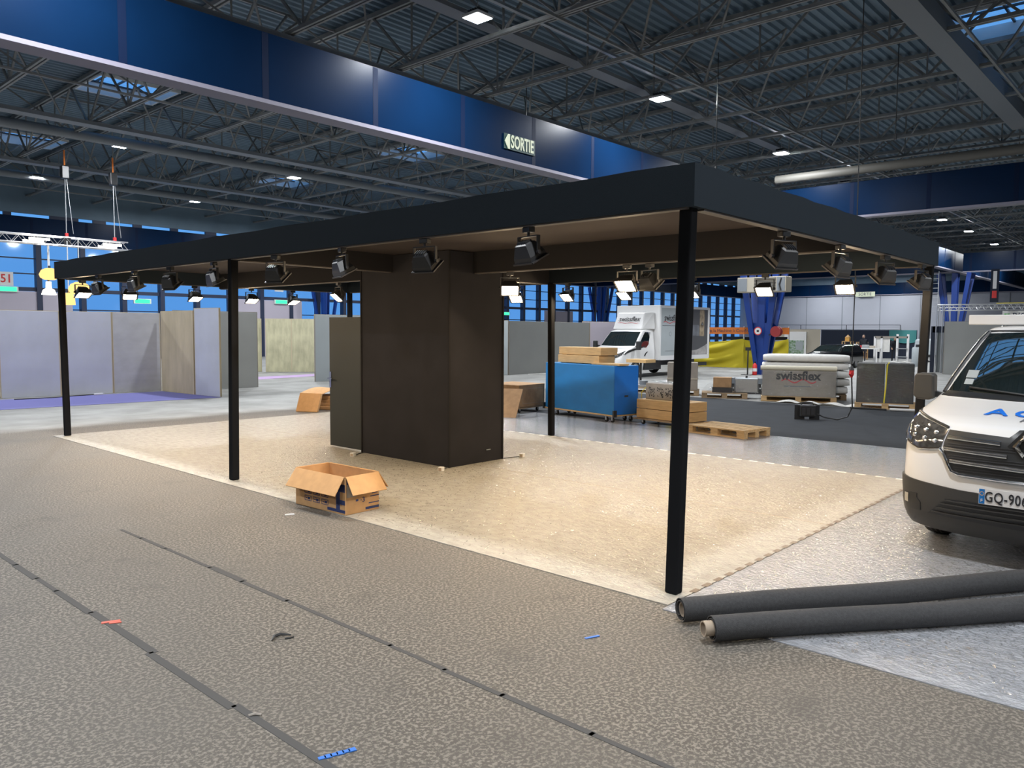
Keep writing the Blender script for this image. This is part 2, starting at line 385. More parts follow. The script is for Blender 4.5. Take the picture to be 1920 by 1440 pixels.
# lattice roof trusses: one mesh shared by all, hung between the girders
def lattice(n=10, p=3.25):
    m = MB(); L_ = n * p
    for s in (-.07, .07): m.box(s - .035, s + .035, 0, L_, ZT - .06, ZT + .06)
    for s in (-.05, .05): m.box(s - .03, s + .03, 0, L_, ZB - .04, ZB + .04)
    for i in range(n):
        y = i * p
        m.bar((0, y, ZT), (0, y + p / 2, ZB), .06); m.bar((0, y + p / 2, ZB), (0, y + p, ZT), .06)
        m.bar((0, y + p / 2, ZB), (0, y + p / 2, ZT), .04)
    return m
first = None
for bi, x0 in enumerate(BX[1:-1]):
    for y0 in BY[1:-1]:
        for k in range(10):
            x = x0 + 1.63 + 3.25 * k
            if first is None: first = struct(lattice().build('truss_beam', M['truss'], loc=(x, y0, 0)))
            else: dup(first, loc=(x, y0, 0))
def cross(p=3.25):
    m = MB()
    m.box(0, 32.5, -.03, .03, ZB - .1, ZB - .04)
    for k in range(10):
        x = 1.63 + 3.25 * k
        if k < 9:
            m.bar((x, 0, ZB), (x + 1.63, 1.63, ZT), .05); m.bar((x + 3.25, 0, ZB), (x + 1.63, 1.63, ZT), .05)
            m.bar((x, 0, ZB), (x + 1.63, -1.63, ZT), .05); m.bar((x + 3.25, 0, ZB), (x + 1.63, -1.63, ZT), .05)
    m.box(0, 32.5, 1.6, 1.66, ZT - .03, ZT + .03)
    return m
first = None
for x0 in BX[1:-1]:
    for y0 in BY[1:-1]:
        for k in range(5):
            y = y0 + 3.25 * (2 * k + 1) - 1.63 + 3.25 * .5
            if first is None: first = struct(cross().build('cross_beam', M['truss'], loc=(x0, y, 0)))
            else: dup(first, loc=(x0, y, 0))
# ducts and trays running with the ribs
def run(y, z, w, h, mt, x0=-1, x1=96, name='ceiling_trim', round_=False):
    m = MB()
    m.tube([(x0, y, z), (x1, y, z)], w / 2, 14) if round_ else m.box(x0, x1, y - w / 2, y + w / 2, z, z + h)
    struct(m.build(name, mt, smooth=round_))
run(5.2, 8.62, .55, .4, M['duct'], x0=-1, x1=31); run(12.0, 8.9, .10, .06, M['steel']); run(13.2, 8.95, .42, .10, M['duct'], x1=31)
run(15.6, 7.9, .3, 0, M['duct'], round_=True); run(16.6, 8.5, .5, .12, M['duct'])
run(30.2, 8.6, .34, 0, M['duct'], round_=True); run(40.0, 8.6, .34, 0, M['duct'], round_=True); run(28.2, 8.5, .5, .12, M['duct'], x1=31); run(36.5, 8.5, .5, .12, M['duct'], x1=31)
struct(MB().tube([(30.9, -18, 7.95), (30.9, 13.6, 7.95)], .17, 14).build('ceiling_trim', M['pipe'], smooth=True))

# glazed facade under the far girder
fm = MB(); k = 0; x = -31.5
while x < 96:
    fm.box(x - .13, x + .13, 46.5, 46.9, 0, 6.2); x += 2.1667
fr = struct(fm.build('trim_1', M['mullion']))
tm = MB()
for z, h in ((.9, .06), (1.8, .06), (2.75, .06), (3.72, .2), (4.6, .06), (5.4, .06)): tm.box(-33, 96, 46.62, 46.78, z, z + h)
struct(tm.build('trim_2', M['mullion']))
cl = MB(); x = -33
while x < 96: cl.box(x, x + random.uniform(.3, 1.6), 46.72, 46.88, 7.6, 7.78); x += 2.1667
struct(cl.build('trim_6', M['mullion']))
struct(MB().box(-33.5, 96.3, 46.69, 46.71, 0, 6.2).build('window_30', M['pane']))
pk = MB()
for a, b in ((-30, 15.6), (25.2, 30.0), (56.0, 60.2)): pk.box(a, b, 46.56, 46.68, 0, 3.7)
struct(pk.build('wall_panel', M['pinkish']))
# white clad end wall with joints and its dark blue base girder
cw = MB().box(96.3, 96.7, -50, 46.8, 0, 6.3); struct(cw.build('wall_right', M['clad']))
jm = MB(); y = -48
while y < 46: jm.box(96.27, 96.31, y - .03, y + .03, 0, 6.2); y += 4.3
struct(jm.build('trim_3', M['duct']))
pr_ = MB()
for y in (44, 38.5, 33, 27): pr_.bar((95.9, y, 2), (95.9, y, 2.75), .06)
pr_.bar((95.9, 44, 2.75), (95.9, 27, 2.75), .06)
struct(pr_.build('trim_4', M['dark_metal']))
# the two unseen sides of the hall, glazed above a solid foot
for nm, bxs in (('wall_back', (-33.7, -33.5, -50.7, 46.8)), ('wall_left', (-33.5, 96.5, -50.9, -50.7))):
    struct(MB().box(*bxs, 0, 6.2 if nm == 'wall_back' else 3.0).build(nm, M['clad']))
struct(MB().box(-33.9, -33.2, -50.7, 46.8, 6.2, 10.4).build('wall_back_upper', M['blue'])); struct(MB().box(-33.5, 96.5, -51, -50.7, 3, 10.4).build('wall_left_upper', M['clad']))
struct(MB().box(-33.5, 96.5, 46.75, 46.9, 7.78, 10.5).build('wall_far_upper', M['deck'])); struct(MB().box(96.4, 96.7, -50, 46.8, 6.3, 10.4).build('wall_right_upper', M['deck']))

# high bay lamps
def lamp():
    t = thing('high_bay_lamp', (0, 0, 0), 'x', 'ceiling lamp')
    MB().box(-.25, .25, -.25, .25, 0, .07).build('housing', M['white'], t, bevel=.02)
    b = MB()
    for k in range(5): b.box(-.16, .16, -.16 + k * .07, -.13 + k * .07, .07, .16)
    b.build('heat_sink', M['dark_metal'], t)
    MB().add([(-.22, -.22, -.005), (-.22, .22, -.005), (.22, .22, -.005), (.22, -.22, -.005)], [(0, 1, 2, 3)]).build('diffuser', M['hall'], t)
    MB().tube([(0, 0, .1), (0, 0, .45)], .012, 6).build('hanger', M['steel'], t)
    return t
first = None
def place_lamp(x, y, label, z=8.55):
    global first
    if first is None: first = lamp(); first.location = (x, y, z); first['label'] = label; first['group'] = 'high bay lamps under the roof'
    else: dup(first, loc=(x, y, z), label=label)
for i, x in enumerate((12.35, 20.05, 29.0, 36.8, 44.5, 51.9, 58.8, 68.4, 76.3)):
    place_lamp(x, (12.25, 12.4, 12.6, 12.95, 12.6, 12.55, 12.6, 12.9, 12.9)[i], 'lit white hall lamp along the thin cable tray, %s from the exit sign end' % ORD[i])
place_lamp(4.2, 30.7, 'added hall lamp out of view over the blue-grey panels beyond the girder'); place_lamp(4.2, 40.0, 'added hall lamp out of view by the glazed wall over the purple carpet side')  # two lamps added out of view to brighten the blue-grey panels
place_lamp(4.3, 12.3, 'added hall lamp out of view on the cable tray above the left end of the canopy')  # unseen lamp continuing the tray row, added for its light
for i, (x, y) in enumerate(((12.1, 30.7), (19.65, 31.0))): place_lamp(x, y, 'lit white hall lamp beyond the blue girder, %s in the nearer row' % ORD[i])
for i, (x, y) in enumerate(((12.05, 40.0), (19.85, 40.8), (26.65, 40.3), (36, 40.3), (44, 40.3))): place_lamp(x, y, 'lit white hall lamp near the far glazed wall, %s along its row' % ORD[i])
for i, (x, y) in enumerate(((86, 35.2), (92, 35.5), (86, 27.0), (92, 27.2))): place_lamp(x, y, 'small distant hall lamp before the white end wall, %s of the far four' % ORD[i], 8.3)
for i, (x, y) in enumerate(((4, 21), (12.2, 21), (20, 21), (28, 21), (36, 21), (44, 21), (52, 21))): place_lamp(x, y, 'added hall lamp hidden behind the long blue girder, %s along its row' % ORD[i])  # row continued unseen behind the girder, included for its light
for i, (x, y) in enumerate(((-4, 12.3), (-4, 2.5), (4, 1.5), (-4, -8), (4, -8), (12, -8), (20, -8), (28, -8), (40, -8), (56, -8), (-12, 4), (-12, 14))): place_lamp(x, y, 'added hall lamp out of view over the near side of the hall, %s of that field' % ORD[i])  # field of unseen lamps, added to light the near hall
# exit sign painted on the girder
t = thing('exit_sign', (15.85, 14.125, 6.77), 'cream SORTIE sign with left arrow on the blue girder', 'sign')
MB().box(-.62, .62, -.012, 0, -.2, .2).build('backing', M['sign_green'], t)
MB().prism([(-.60, 0), (-.47, .19), (-.41, .19), (-.41, -.19), (-.47, -.19)], -.03, -.012, lambda x, z, h: (x, h, z)).build('arrow', M['sign_cream'], t)
text('SORTIE', 'lettering', M['sign_cream'], t, (.1, -.02, 0), FACE_Y, .46, .62, bold=.012)
t = thing('exit_sign', (95.9, 31, 6.35), 'small pale SORTIE sign on the far girder above the white wall', 'sign')
MB().box(-.03, 0, -1.1, 1.0, -.28, .28).build('backing', M['sign_cream'], t)
MB().prism([(1.3, 0), (1.0, .28), (1.0, -.28)], -.03, 0, lambda y, z, h: (h, y, z)).build('arrow', M['sign_cream'], t)
text('SORTIE', 'lettering', M['mullion'], t, (-.04, 0, 0), FACE_X, .5, .9)
# ================================================================== floor coverings
def flat(name, pts, z0, z1, mt): 
    return MB().prism(pts, z0, z1, lambda x, y, h: (x, y, h)).build(name, mt)
c = flat('carpet', [(4.42, 2.6), (10.3, 2.6), (10.3, 14.3), (4.42, 14.3)], 0, .006, M['film_carpet'])
warm = c; tag(c, 'film-covered carpet under the black canopy with floodlight warmth in its colour', 'carpet')
c = flat('carpet', [(4.35, -12), (13.05, -12), (13.05, 2.59), (4.33, 2.59)], 0, .0055, M['film_carpet_grey'])
grey_front = c; tag(c, 'shiny film-covered carpet in front of the white van and under the rolls', 'carpet')
c = flat('carpet', [(10.31, 2.6), (13.05, 2.6), (13.05, 14.3), (10.31, 14.3)], 0, .006, M['film_carpet_grey'])
tag(c, 'grey film-covered carpet lane under the blue trolley and the empty pallet', 'carpet')
def crinkles(par, x0, x1, y0, y1, n, seed):
    rnd = random.Random(seed); m = MB()
    for _ in range(n):
        x = rnd.uniform(x0, x1); y = rnd.uniform(y0, y1); a = rnd.gauss(.5, .5); ln = rnd.uniform(.006, .02); wd = rnd.uniform(.003, .007); tl = rnd.uniform(-.5, .5); tw = rnd.uniform(-.15, .15)
        d = Vector((math.cos(a), math.sin(a), tw)) * ln; s_ = Vector((-math.sin(a), math.cos(a), tl)) * wd; c = Vector((x, y, .0075 + abs(tl) * wd + abs(tw) * ln))
        m.add([c - d - s_, c + d - s_ * .6, c + d * .8 + s_, c - d * .7 + s_ * .8], [(0, 1, 2, 3)])
    o = m.build('film_crinkles', M['crinkle'], par); o['kind'] = 'stuff'
crinkles(grey_front, 4.45, 8.2, -.6, 2.5, 15000, 4); crinkles(warm, 4.5, 9.5, 2.7, 9.5, 10000, 5)
c = flat('carpet', [(13.06, -12), (19.3, -12), (19.3, 12.6), (13.06, 12.6)], 0, .006, M['dark_carpet'])
tag(c, 'wide anthracite carpet strip under the black power box', 'carpet')
c = flat('carpet', [(-6, 20.2), (10.0, 19.35), (9.75, 22.3), (-6, 22.4)], 0, .006, M['purple']); tag(c, 'purple carpet strip along the foot of the blue-grey panels', 'carpet')
c = flat('carpet', [(14.2, 25.3), (18.0, 26.0), (18.0, 27.0), (14.2, 26.6)], 0, .006, M['pink']); tag(c, 'pale pink carpet strip before the raw fibre panels', 'carpet')
for x, a, b in ((1.79, .4, 16), (2.76, .4, 7.2)):
    m = MB(); y = a
    while y < b:
        e = min(y + random.uniform(.4, 1.2), b); j = random.uniform(-.012, .012); wd = random.uniform(.014, .026)
        m.box(x + j - wd, x + j + wd, y, e, 0, .002); y = e if e >= b else e - .02
    struct(m.build('floor_line', M['seam']))
struct(MB().box(7.325, 7.335, 2.6, 14.3, .006, .008).build('floor_line', M['seam2']))
m = MB(); y = 2.75
while y < 14.2: m.box(10.24, 10.29, y, y + .12, .006, .008); y += .24
tag(m.build('tape_line', M['dash']), 'white dashed tape along the back edge of the canopy carpet', 'tape', kind='stuff')
m = MB(); x = 4.75
while x < 10.2: m.box(x, x + .09, 2.585, 2.63, .006, .008); x += .17
tag(m.build('tape_line', M['dash_brown']), 'brown printed dashes along the carpet edge between corner post and van', 'tape', kind='stuff')
m = MB()
for i in range(6): m.bar((1.80 + i * .025, 2.71 - i * .008, .003), (1.83 + i * .025, 2.70 - i * .008, .003), .022 + .006 * (i % 2), .004)
tag(m.build('tape_strip', M['tape_blue']), 'torn blue tape strip at the near end of the dark floor line', 'tape')
tag(MB().bar((3.60, 2.665, .003), (3.69, 2.63, .003), .018, .004).build('tape_strip', M['tape_blue']), 'small blue tape strip on the bare floor left of the carpet rolls', 'tape')
m = MB().bar((1.77, 4.97, .003), (1.865, 4.93, .003), .03, .004).bar((1.80, 4.93, .003), (1.86, 4.90, .003), .02, .004)
tag(m.build('tape_strip', M['tape_red']), 'red tape mark on the dark floor line', 'tape')
m = MB().tube([(2.33, 3.965, .006), (2.36, 3.99, .016), (2.40, 3.99, .018), (2.45, 3.955, .008)], [.004, .010, .010, .004], 6).tube([(2.40, 3.94, .004), (2.43, 3.925, .005), (2.45, 3.93, .004)], .005, 6)
tag(m.build('rubber_scrap', M['black_plastic']), 'curled black scrap lying on the bare floor between the floor lines', 'scrap')
tag(MB().bar((4.05, 6.62, .006), (4.13, 6.58, .006), .02, .01).build('paper_scrap', M['white']), 'white paper scrap on the floor left of the open carton', 'scrap')
tag(MB().tube([(1.79, 3.26, .003), (1.815, 3.245, .008), (1.835, 3.225, .003)], .007, 6).build('paper_scrap', M['kraft']), 'pale scrap caught on the dark floor line near the blue tape', 'scrap')

# ================================================================== canopy
X0, X1, Y0, Y1, HB, HT = 4.54, 10.42, 2.54, 14.34, 2.61, 2.885
can = thing('canopy', (0, 0, 0), 'large flat black cloth canopy on five thin posts over the lit carpet', 'canopy')
def fascia(a, b, w=.05):
    m = MB(); n = 24; a = Vector((*a, 0)); b = Vector((*b, 0)); d = (b - a); nrm = Vector((-d.y, d.x, 0)).normalized() * w
    for i in range(n):
        p = a + d * i / n; q = a + d * (i + 1) / n
        z1 = HT + .006 * math.sin(i * 2.1); z2 = HT + .006 * math.sin((i + 1) * 2.1)
        m.hexa([p - nrm + Vector((0, 0, HB)), q - nrm + Vector((0, 0, HB)), q + nrm + Vector((0, 0, HB)), p + nrm + Vector((0, 0, HB)), p - nrm + Vector((0, 0, z1)), q - nrm + Vector((0, 0, z2)), q + nrm + Vector((0, 0, z2)), p + nrm + Vector((0, 0, z1))])
    o = m.build('fascia', M['black_cloth'], can)
    t_ = d.normalized() * .06
    m2 = MB().hexa([a + t_ - nrm * .7 + Vector((0, 0, HB - .012)), b - t_ - nrm * .7 + Vector((0, 0, HB - .012)), b - t_ + nrm * .7 + Vector((0, 0, HB - .012)), a + t_ + nrm * .7 + Vector((0, 0, HB - .012)), a + t_ - nrm * .7 + Vector((0, 0, HB)), b - t_ - nrm * .7 + Vector((0, 0, HB)), b - t_ + nrm * .7 + Vector((0, 0, HB)), a + t_ + nrm * .7 + Vector((0, 0, HB))])
    m2.build('batten', M['batten'], o)
fascia((X0 + .05, Y0), (X0 + .05, Y1), .05); fascia((X1 - .05, Y0), (X1 - .05, Y1)); fascia((X0 + .1, Y0 + .05), (X1 - .1, Y0 + .05)); fascia((X0 + .1, Y1 - .05), (X1 - .1, Y1 - .05))
MB().box(X0 + .1, X1 - .1, Y0 + .1, Y1 - .1, HT - .05, HT - .03).build('ceiling_sheet', M['soffit'], can)
o = MB().box(7.36, 7.46, Y0 + .1, 7.36, HB - .05, HT - .05).box(7.36, 7.46, 9.23, Y1 - .1, HB - .05, HT - .05).build('cross_rail', M['rail_cloth'], can)
MB().box(7.37, 7.45, Y0 + .12, 7.35, HB - .062, HB - .05).box(7.37, 7.45, 9.24, Y1 - .12, HB - .062, HB - .05).build('batten', M['batten'], o)
o = MB().box(X0 + .1, 6.92, 8.5, 8.6, HB - .01, HT - .05).box(7.96, X1 - .1, 8.5, 8.6, HB - .01, HT - .05).build('cross_rail', M['rail_cloth'], can)
MB().box(X0 + .12, 6.91, 8.51, 8.59, HB - .022, HB - .01).box(7.97, X1 - .12, 8.51, 8.59, HB - .022, HB - .01).build('batten', M['batten'], o)
for b, tp in (((4.66, 2.70), (4.63, 2.63)), ((4.60, 8.62), (4.60, 8.56)), ((4.60, 14.15), (4.60, 14.22)), ((10.36, 8.45), (10.34, 8.47)), ((10.36, 2.68), (10.36, 2.62)), ((10.36, 14.2), (10.36, 14.2))):
    MB().bar((b[0], b[1], .006), (tp[0], tp[1], HB + .01), .092, .092, up=(1, 0, 0)).build('post', M['post_cloth'], can, bevel=.012)
# the storage cabin in the middle, with its door standing open
cb = thing('storage_cabin', (0, 0, 0), 'tall dark brown cloth-covered cabin standing under the middle of the canopy', 'cabin')
ZC = HT - .055
MB().box(6.93, 7.95, 7.37, 9.22, .006, ZC).build('wall_cladding', M['brown_cloth'], cb, bevel=.006)
m = MB()
for x, y in ((6.93, 7.37), (7.95, 7.37), (6.93, 9.22)): MB().box(x - .012, x + .012, y - .012, y + .012, .006, ZC - .01).build('corner_trim', M['rail_cloth'], cb)
pass
d = MB().box(6.95, 6.99, 9.23, 10.05, .03, 1.985).build('door', M['door'], cb, bevel=.004)
MB().box(6.94, 6.95, 10.0, 10.045, .92, 1.16).bar((6.94, 10.02, 1.06), (6.90, 10.02, 1.06), .02).bar((6.90, 10.03, 1.06), (6.90, 9.92, 1.06), .02).box(6.955, 6.985, 10.05, 10.056, .92, 1.16).build('handle', M['chrome'], d)
MB().bar((7.62, 7.36, .17), (7.70, 7.36, .17), .012).build('screw_plate', M['steel'], cb)
def block(x, y, tox, toy, label):
    t = thing('connector_block', (x, y, .006), label, 'connector', rz=.3)
    MB().box(-.035, .035, -.03, .03, 0, .055).build('casing', M['white'], t, bevel=.006)
    MB().box(-.037, -.034, -.022, .022, .008, .046).build('socket_face', M['tube'], t)
    c_ = math.cos(-.3); s_ = math.sin(-.3); lx, ly = tox - x, toy - y
    e = (lx * c_ - ly * s_, lx * s_ + ly * c_, .01)
    MB().tube([(.036, 0, .02), (.06, .0, .01), (e[0] * .6, e[1] * .6 + .02, .008), e], .006, 6).build('cable', M['black_plastic'], t)
block(6.62, 9.02, 6.9, 9.15, 'small white connector block on the carpet by the open cabin door')
block(6.70, 7.27, 6.9, 7.36, 'small white connector block at the near corner of the brown cabin')
block(8.25, 7.26, 7.97, 7.36, 'small white connector block at the end of a cable right of the cabin')

# ================================================================== floodlights
def make_flood(pitch=52):
    t = thing('floodlight', (0, 0, 0), 'x', 'floodlight')
    MB().box(-.03, .03, -.045, .045, -.03, .012).build('clamp', M['black_metal'], t, bevel=.006)
    y = MB()
    y.bar((0, -.125, -.06), (0, .125, -.06), .03, .008); y.bar((0, -.122, -.06), (0, -.122, -.19), .03, .008, up=(0, 1, 0)); y.bar((0, .122, -.06), (0, .122, -.19), .03, .008, up=(0, 1, 0))
    y.tube([(0, 0, -.03), (0, 0, -.06)], .012, 8)
    yk = y.build('yoke', M['black_metal'], t)
    k = MB()
    for s in (-1, 1): k.tube([(0, s * .112, -.185), (0, s * .14, -.185)], .016, 10)
    k.build('knob', M['dark_metal'], yk)
    a = R(pitch); X = Vector((math.cos(a), 0, -math.sin(a))); Y = Vector((0, 1, 0)); Z = X.cross(Y) * -1; Z = Y.cross(X) * -1
    c = Vector((0, 0, -.185))
    def P(x, yy, z): return c + X * x + Y * yy + Z * z
    h = MB()
    secs = [(-.085, .055, .035), (-.075, .07, .05), (.015, .105, .078), (.055, .108, .082)]
    vs = [P(x, sy * w, sz * hh) for x, w, hh in secs for sy, sz in ((-1, -1), (1, -1), (1, 1), (-1, 1))]
    fs = [(0, 1, 2, 3)] + [(i * 4 + k_, i * 4 + (k_ + 1) % 4, i * 4 + 4 + (k_ + 1) % 4, i * 4 + 4 + k_) for i in range(3) for k_ in range(4)]
    h.add(vs, fs)
    for i in range(5):
        s = -.05 + .025 * i
        h.hexa([P(-.10, s - .004, -.03), P(-.07, s - .004, -.045), P(-.07, s + .004, -.045), P(-.10, s + .004, -.03), P(-.10, s - .004, .03), P(-.07, s - .004, .045), P(-.07, s + .004, .045), P(-.10, s + .004, .03)])
    hb = h.build('housing', M['black_metal'], t)
    rm = MB()
    for sy in (-1, 1):
        rm.hexa([P(.05, sy * .118 - .008, -.09), P(.062, sy * .118 - .008, -.09), P(.062, sy * .118 + .008, -.09), P(.05, sy * .118 + .008, -.09), P(.05, sy * .118 - .008, .09), P(.062, sy * .118 - .008, .09), P(.062, sy * .118 + .008, .09), P(.05, sy * .118 + .008, .09)])
        rm.hexa([P(.05, -.118, sy * .088 - .007), P(.062, -.118, sy * .088 - .007), P(.062, .118, sy * .088 - .007), P(.05, .118, sy * .088 - .007), P(.05, -.118, sy * .088 + .007), P(.062, -.118, sy * .088 + .007), P(.062, .118, sy * .088 + .007), P(.05, .118, sy * .088 + .007)])
    rm.build('rim', M['dark_metal'], t)
    MB().add([P(.056, -.1, -.075), P(.056, .1, -.075), P(.056, .1, .075), P(.056, -.1, .075)], [(0, 1, 2, 3)]).build('glass', M['flood'], t)
    return t
fproto = {}
def flood(x, y, z, rz, label, group, pitch=52):
    if pitch not in fproto:
        fproto[pitch] = o = make_flood(pitch); o.location = (x, y, z); o.rotation_euler = (0, 0, rz); o['label'] = label; o['group'] = group
    else: dup(fproto[pitch], loc=(x, y, z), rz=rz, label=label, group=group)
zf = HB - .024
G1 = 'floodlights on the long front fascia'
for i, (y, dz) in enumerate(((3.99, -.2), (5.19, .15), (6.41, -.25), (7.62, .3), (9.0, -.15), (10.17, .25), (11.29, 0), (12.6, .1))):
    flood(X0 + .05, y, zf, dz, 'black floodlight under the long front fascia, %s from the near corner post' % ORD[i], G1, 52 if i % 2 else 62)
G2 = 'floodlights on the short right fascia'
for i, (x, dz) in enumerate(((6.06, -.35), (7.3, -.15), (8.59, -.4), (9.93, -.25))):
    flood(x, Y0 + .05, zf, PI / 2 + dz, 'black floodlight under the short right fascia, %s from the near corner post' % ORD[i], G2, 52)
G3 = 'floodlights on the middle rail'
zm = HB - .074
for i, (y, dz) in enumerate(((4.97, .1), (6.75, .75), (9.5, .45), (10.45, -.25))):
    flood(7.41, y, zm, PI + dz, 'lit floodlight on the middle rail, %s counted from the van side' % ORD[i], G3, 48)
flood(7.42, 4.68, zm, -.2, 'unlit-looking black floodlight on the middle rail with its back turned', G3, 52)
G4 = 'floodlights on the long rear fascia'
for i, (y, dz) in enumerate(((3.6, .15), (4.68, .1), (5.79, -.3), (6.98, -.2), (8.13, -.15), (9.28, .4))):
    flood(X1 - .05, y, zf, PI + dz, 'lit floodlight under the long rear fascia, %s from the van side' % ORD[i], G4, 48)
G5 = 'floodlights on the far short fascia'
for i, (x, dz) in enumerate(((4.95, .1), (5.72, -.3), (6.9, .2), (8.06, 0), (9.0, .3))):
    flood(x, Y1 - .05, zf, -PI / 2 + dz, 'floodlight under the far short fascia, %s from the far left post' % ORD[i], G5, 62)

# ================================================================== open carton by the canopy edge
t = thing('cardboard_carton', (4.43, 6.17, .004), 'open brown cardboard carton with navy print and its flaps folded out', 'carton', rz=R(2))
L_, W_, H_ = .81, .42, .375; th = .006
MB().box(0, W_, 0, L_, 0, th).box(0, th, 0, L_, 0, H_).box(W_ - th, W_, 0, L_, 0, H_).box(th, W_ - th, 0, th, 0, H_).box(th, W_ - th, L_ - th, L_, 0, H_).build('box_body', M['cardboard'], t)
def flap(p, q, out, drop, sp):
    p = Vector(p); q = Vector(q); o_ = Vector(out); e = (q - p).normalized() * sp
    f = o_ * .12 + Vector((0, 0, -drop)); n_ = Vector((0, 0, .005)) + o_ * .004
    MB().hexa([p, q, q + f + e, p + f - e, p + n_, q + n_, q + f + e + n_, p + f - e + n_]).build('flap', M['cardboard'], t)
flap((0, L_ - .01, H_), (0, .01, H_), (-1, 0, 0), .17, .01); flap((.01, 0, H_), (W_ - .01, 0, H_), (0, -1, 0), .165, .012)
flap((W_, .01, H_), (W_, L_ - .01, H_), (1, 0, 0), .17, .01); flap((W_ - .01, L_, H_), (.01, L_, H_), (0, 1, 0), .165, .01)
m = MB()
def q1(m, ya, yb, za, zb): m.box(-.0015, 0, ya, yb, za, zb)
for r_ in range(2):
    for c_ in range(3):
        y = .60 - c_ * .14; z = .165 - r_ * .075
        q1(m, y - .055, y + .055, z - .027, z - .021); q1(m, y - .055, y + .055, z + .021, z + .027); q1(m, y - .055, y - .049, z - .027, z + .027); q1(m, y + .049, y + .055, z - .027, z + .027)
        m.box(-.0015, 0, y - .035, y + .005, z - .012, z + .012); m.box(-.0015, 0, y + .015, y + .035, z - .005, z + .005)
for i in range(4): q1(m, .0, .14 - i * .012, .26 - i * .012, .30)
q1(m, 0, .13, .1, .145); q1(m, 0, .28, .02, .05); q1(m, .08, .14, .05, .24)
m.build('print', M['navy_print'], t)
m = MB()
def q2(xa, xb, za, zb): m.box(xa, xb, -.0015, 0, za, zb)
q2(.25, .42, .02, .045); q2(.29, .42, .075, .085); q2(.31, .42, .14, .15); q2(.33, .40, .17, .215); q2(.20, .24, .185, .22); q2(.13, .155, .185, .225); q2(.02, .05, .24, .34); q2(.13, .16, .12, .14); q2(.19, .2, .12, .13)
m.build('print', M['navy_print'], t)
text('3', 'lettering', M['navy_print'], t, (.225, -.002, .125), FACE_Y, .07)
MB().box(.02, .14, -.002, 0, .17, .30).build('packing_tape', M['kraft'], t)

# ================================================================== carpet rolls
def roll(p, q, r, rc, label, gap):
    p = Vector(p); q = Vector(q); d = (q - p).normalized(); L = (q - p).length
    t = thing('carpet_roll', p, label, 'carpet roll', rz=math.atan2(d.y, d.x), group='rolled dark felt carpets')
    n = 26; m = MB(); turns = 1.9
    def prof(rad0, rad1):
        pts = []
        N = int(n * turns)
        for i in range(N + 1):
            a = 2 * PI * (i - int(n * turns)) / n - 1.9; rr = rc + .006 + (r - rc - .006) * i / N
            pts.append((math.cos(a) * rr, math.sin(a) * rr))
        return pts
    pts = prof(0, 0); th = .006
    vs = []; fs = []; NS = 10
    for k in range(NS + 1):
        x = L * k / NS; off = Vector((0, .012 * math.sin(k * .9), 0))
        for yy, zz in pts:
            vs.append((x, yy + off.y, zz)); nn = Vector((yy, zz)).normalized() * th; vs.append((x, yy + off.y - nn.x, zz - nn.y))
    c_ = len(pts) * 2
    for k in range(NS):
        for i in range(len(pts) - 1):
            a = k * c_ + 2 * i; b = a + c_
            fs += [(a, a + 2, b + 2, b), (a + 1, b + 1, b + 3, a + 3)]
        a = k * c_; b = a + c_; fs.append((a, b, b + 1, a + 1)); a = k * c_ + c_ - 2; b = a + c_; fs.append((a, a + 1, b + 1, b))
    for k in (0, NS):
        for i in range(len(pts) - 1):
            a = k * c_ + 2 * i; fs.append((a, a + 1, a + 3, a + 2))
    m.add(vs, fs); m.build('felt', M['concrete_grey'], t, smooth=True)
    m = MB(); m.lathe([(rc - .008, -gap), (rc, -gap), (rc, L + gap), (rc - .008, L + gap), (rc - .008, -gap)], 24, m=Matrix(((0, 0, 1), (1, 0, 0), (0, 1, 0))))
    m.build('tube_core', M['tube'], t, smooth=True)
    return t
roll((4.20, 2.385, .086), (6.60, .76, .086), .078, .045, 'dark grey carpet roll lying closer to the corner post', -.015)
roll((4.06, 2.10, .084), (6.55, .20, .084), .078, .045, 'dark grey carpet roll lying in front with its cardboard core sticking out', .05)
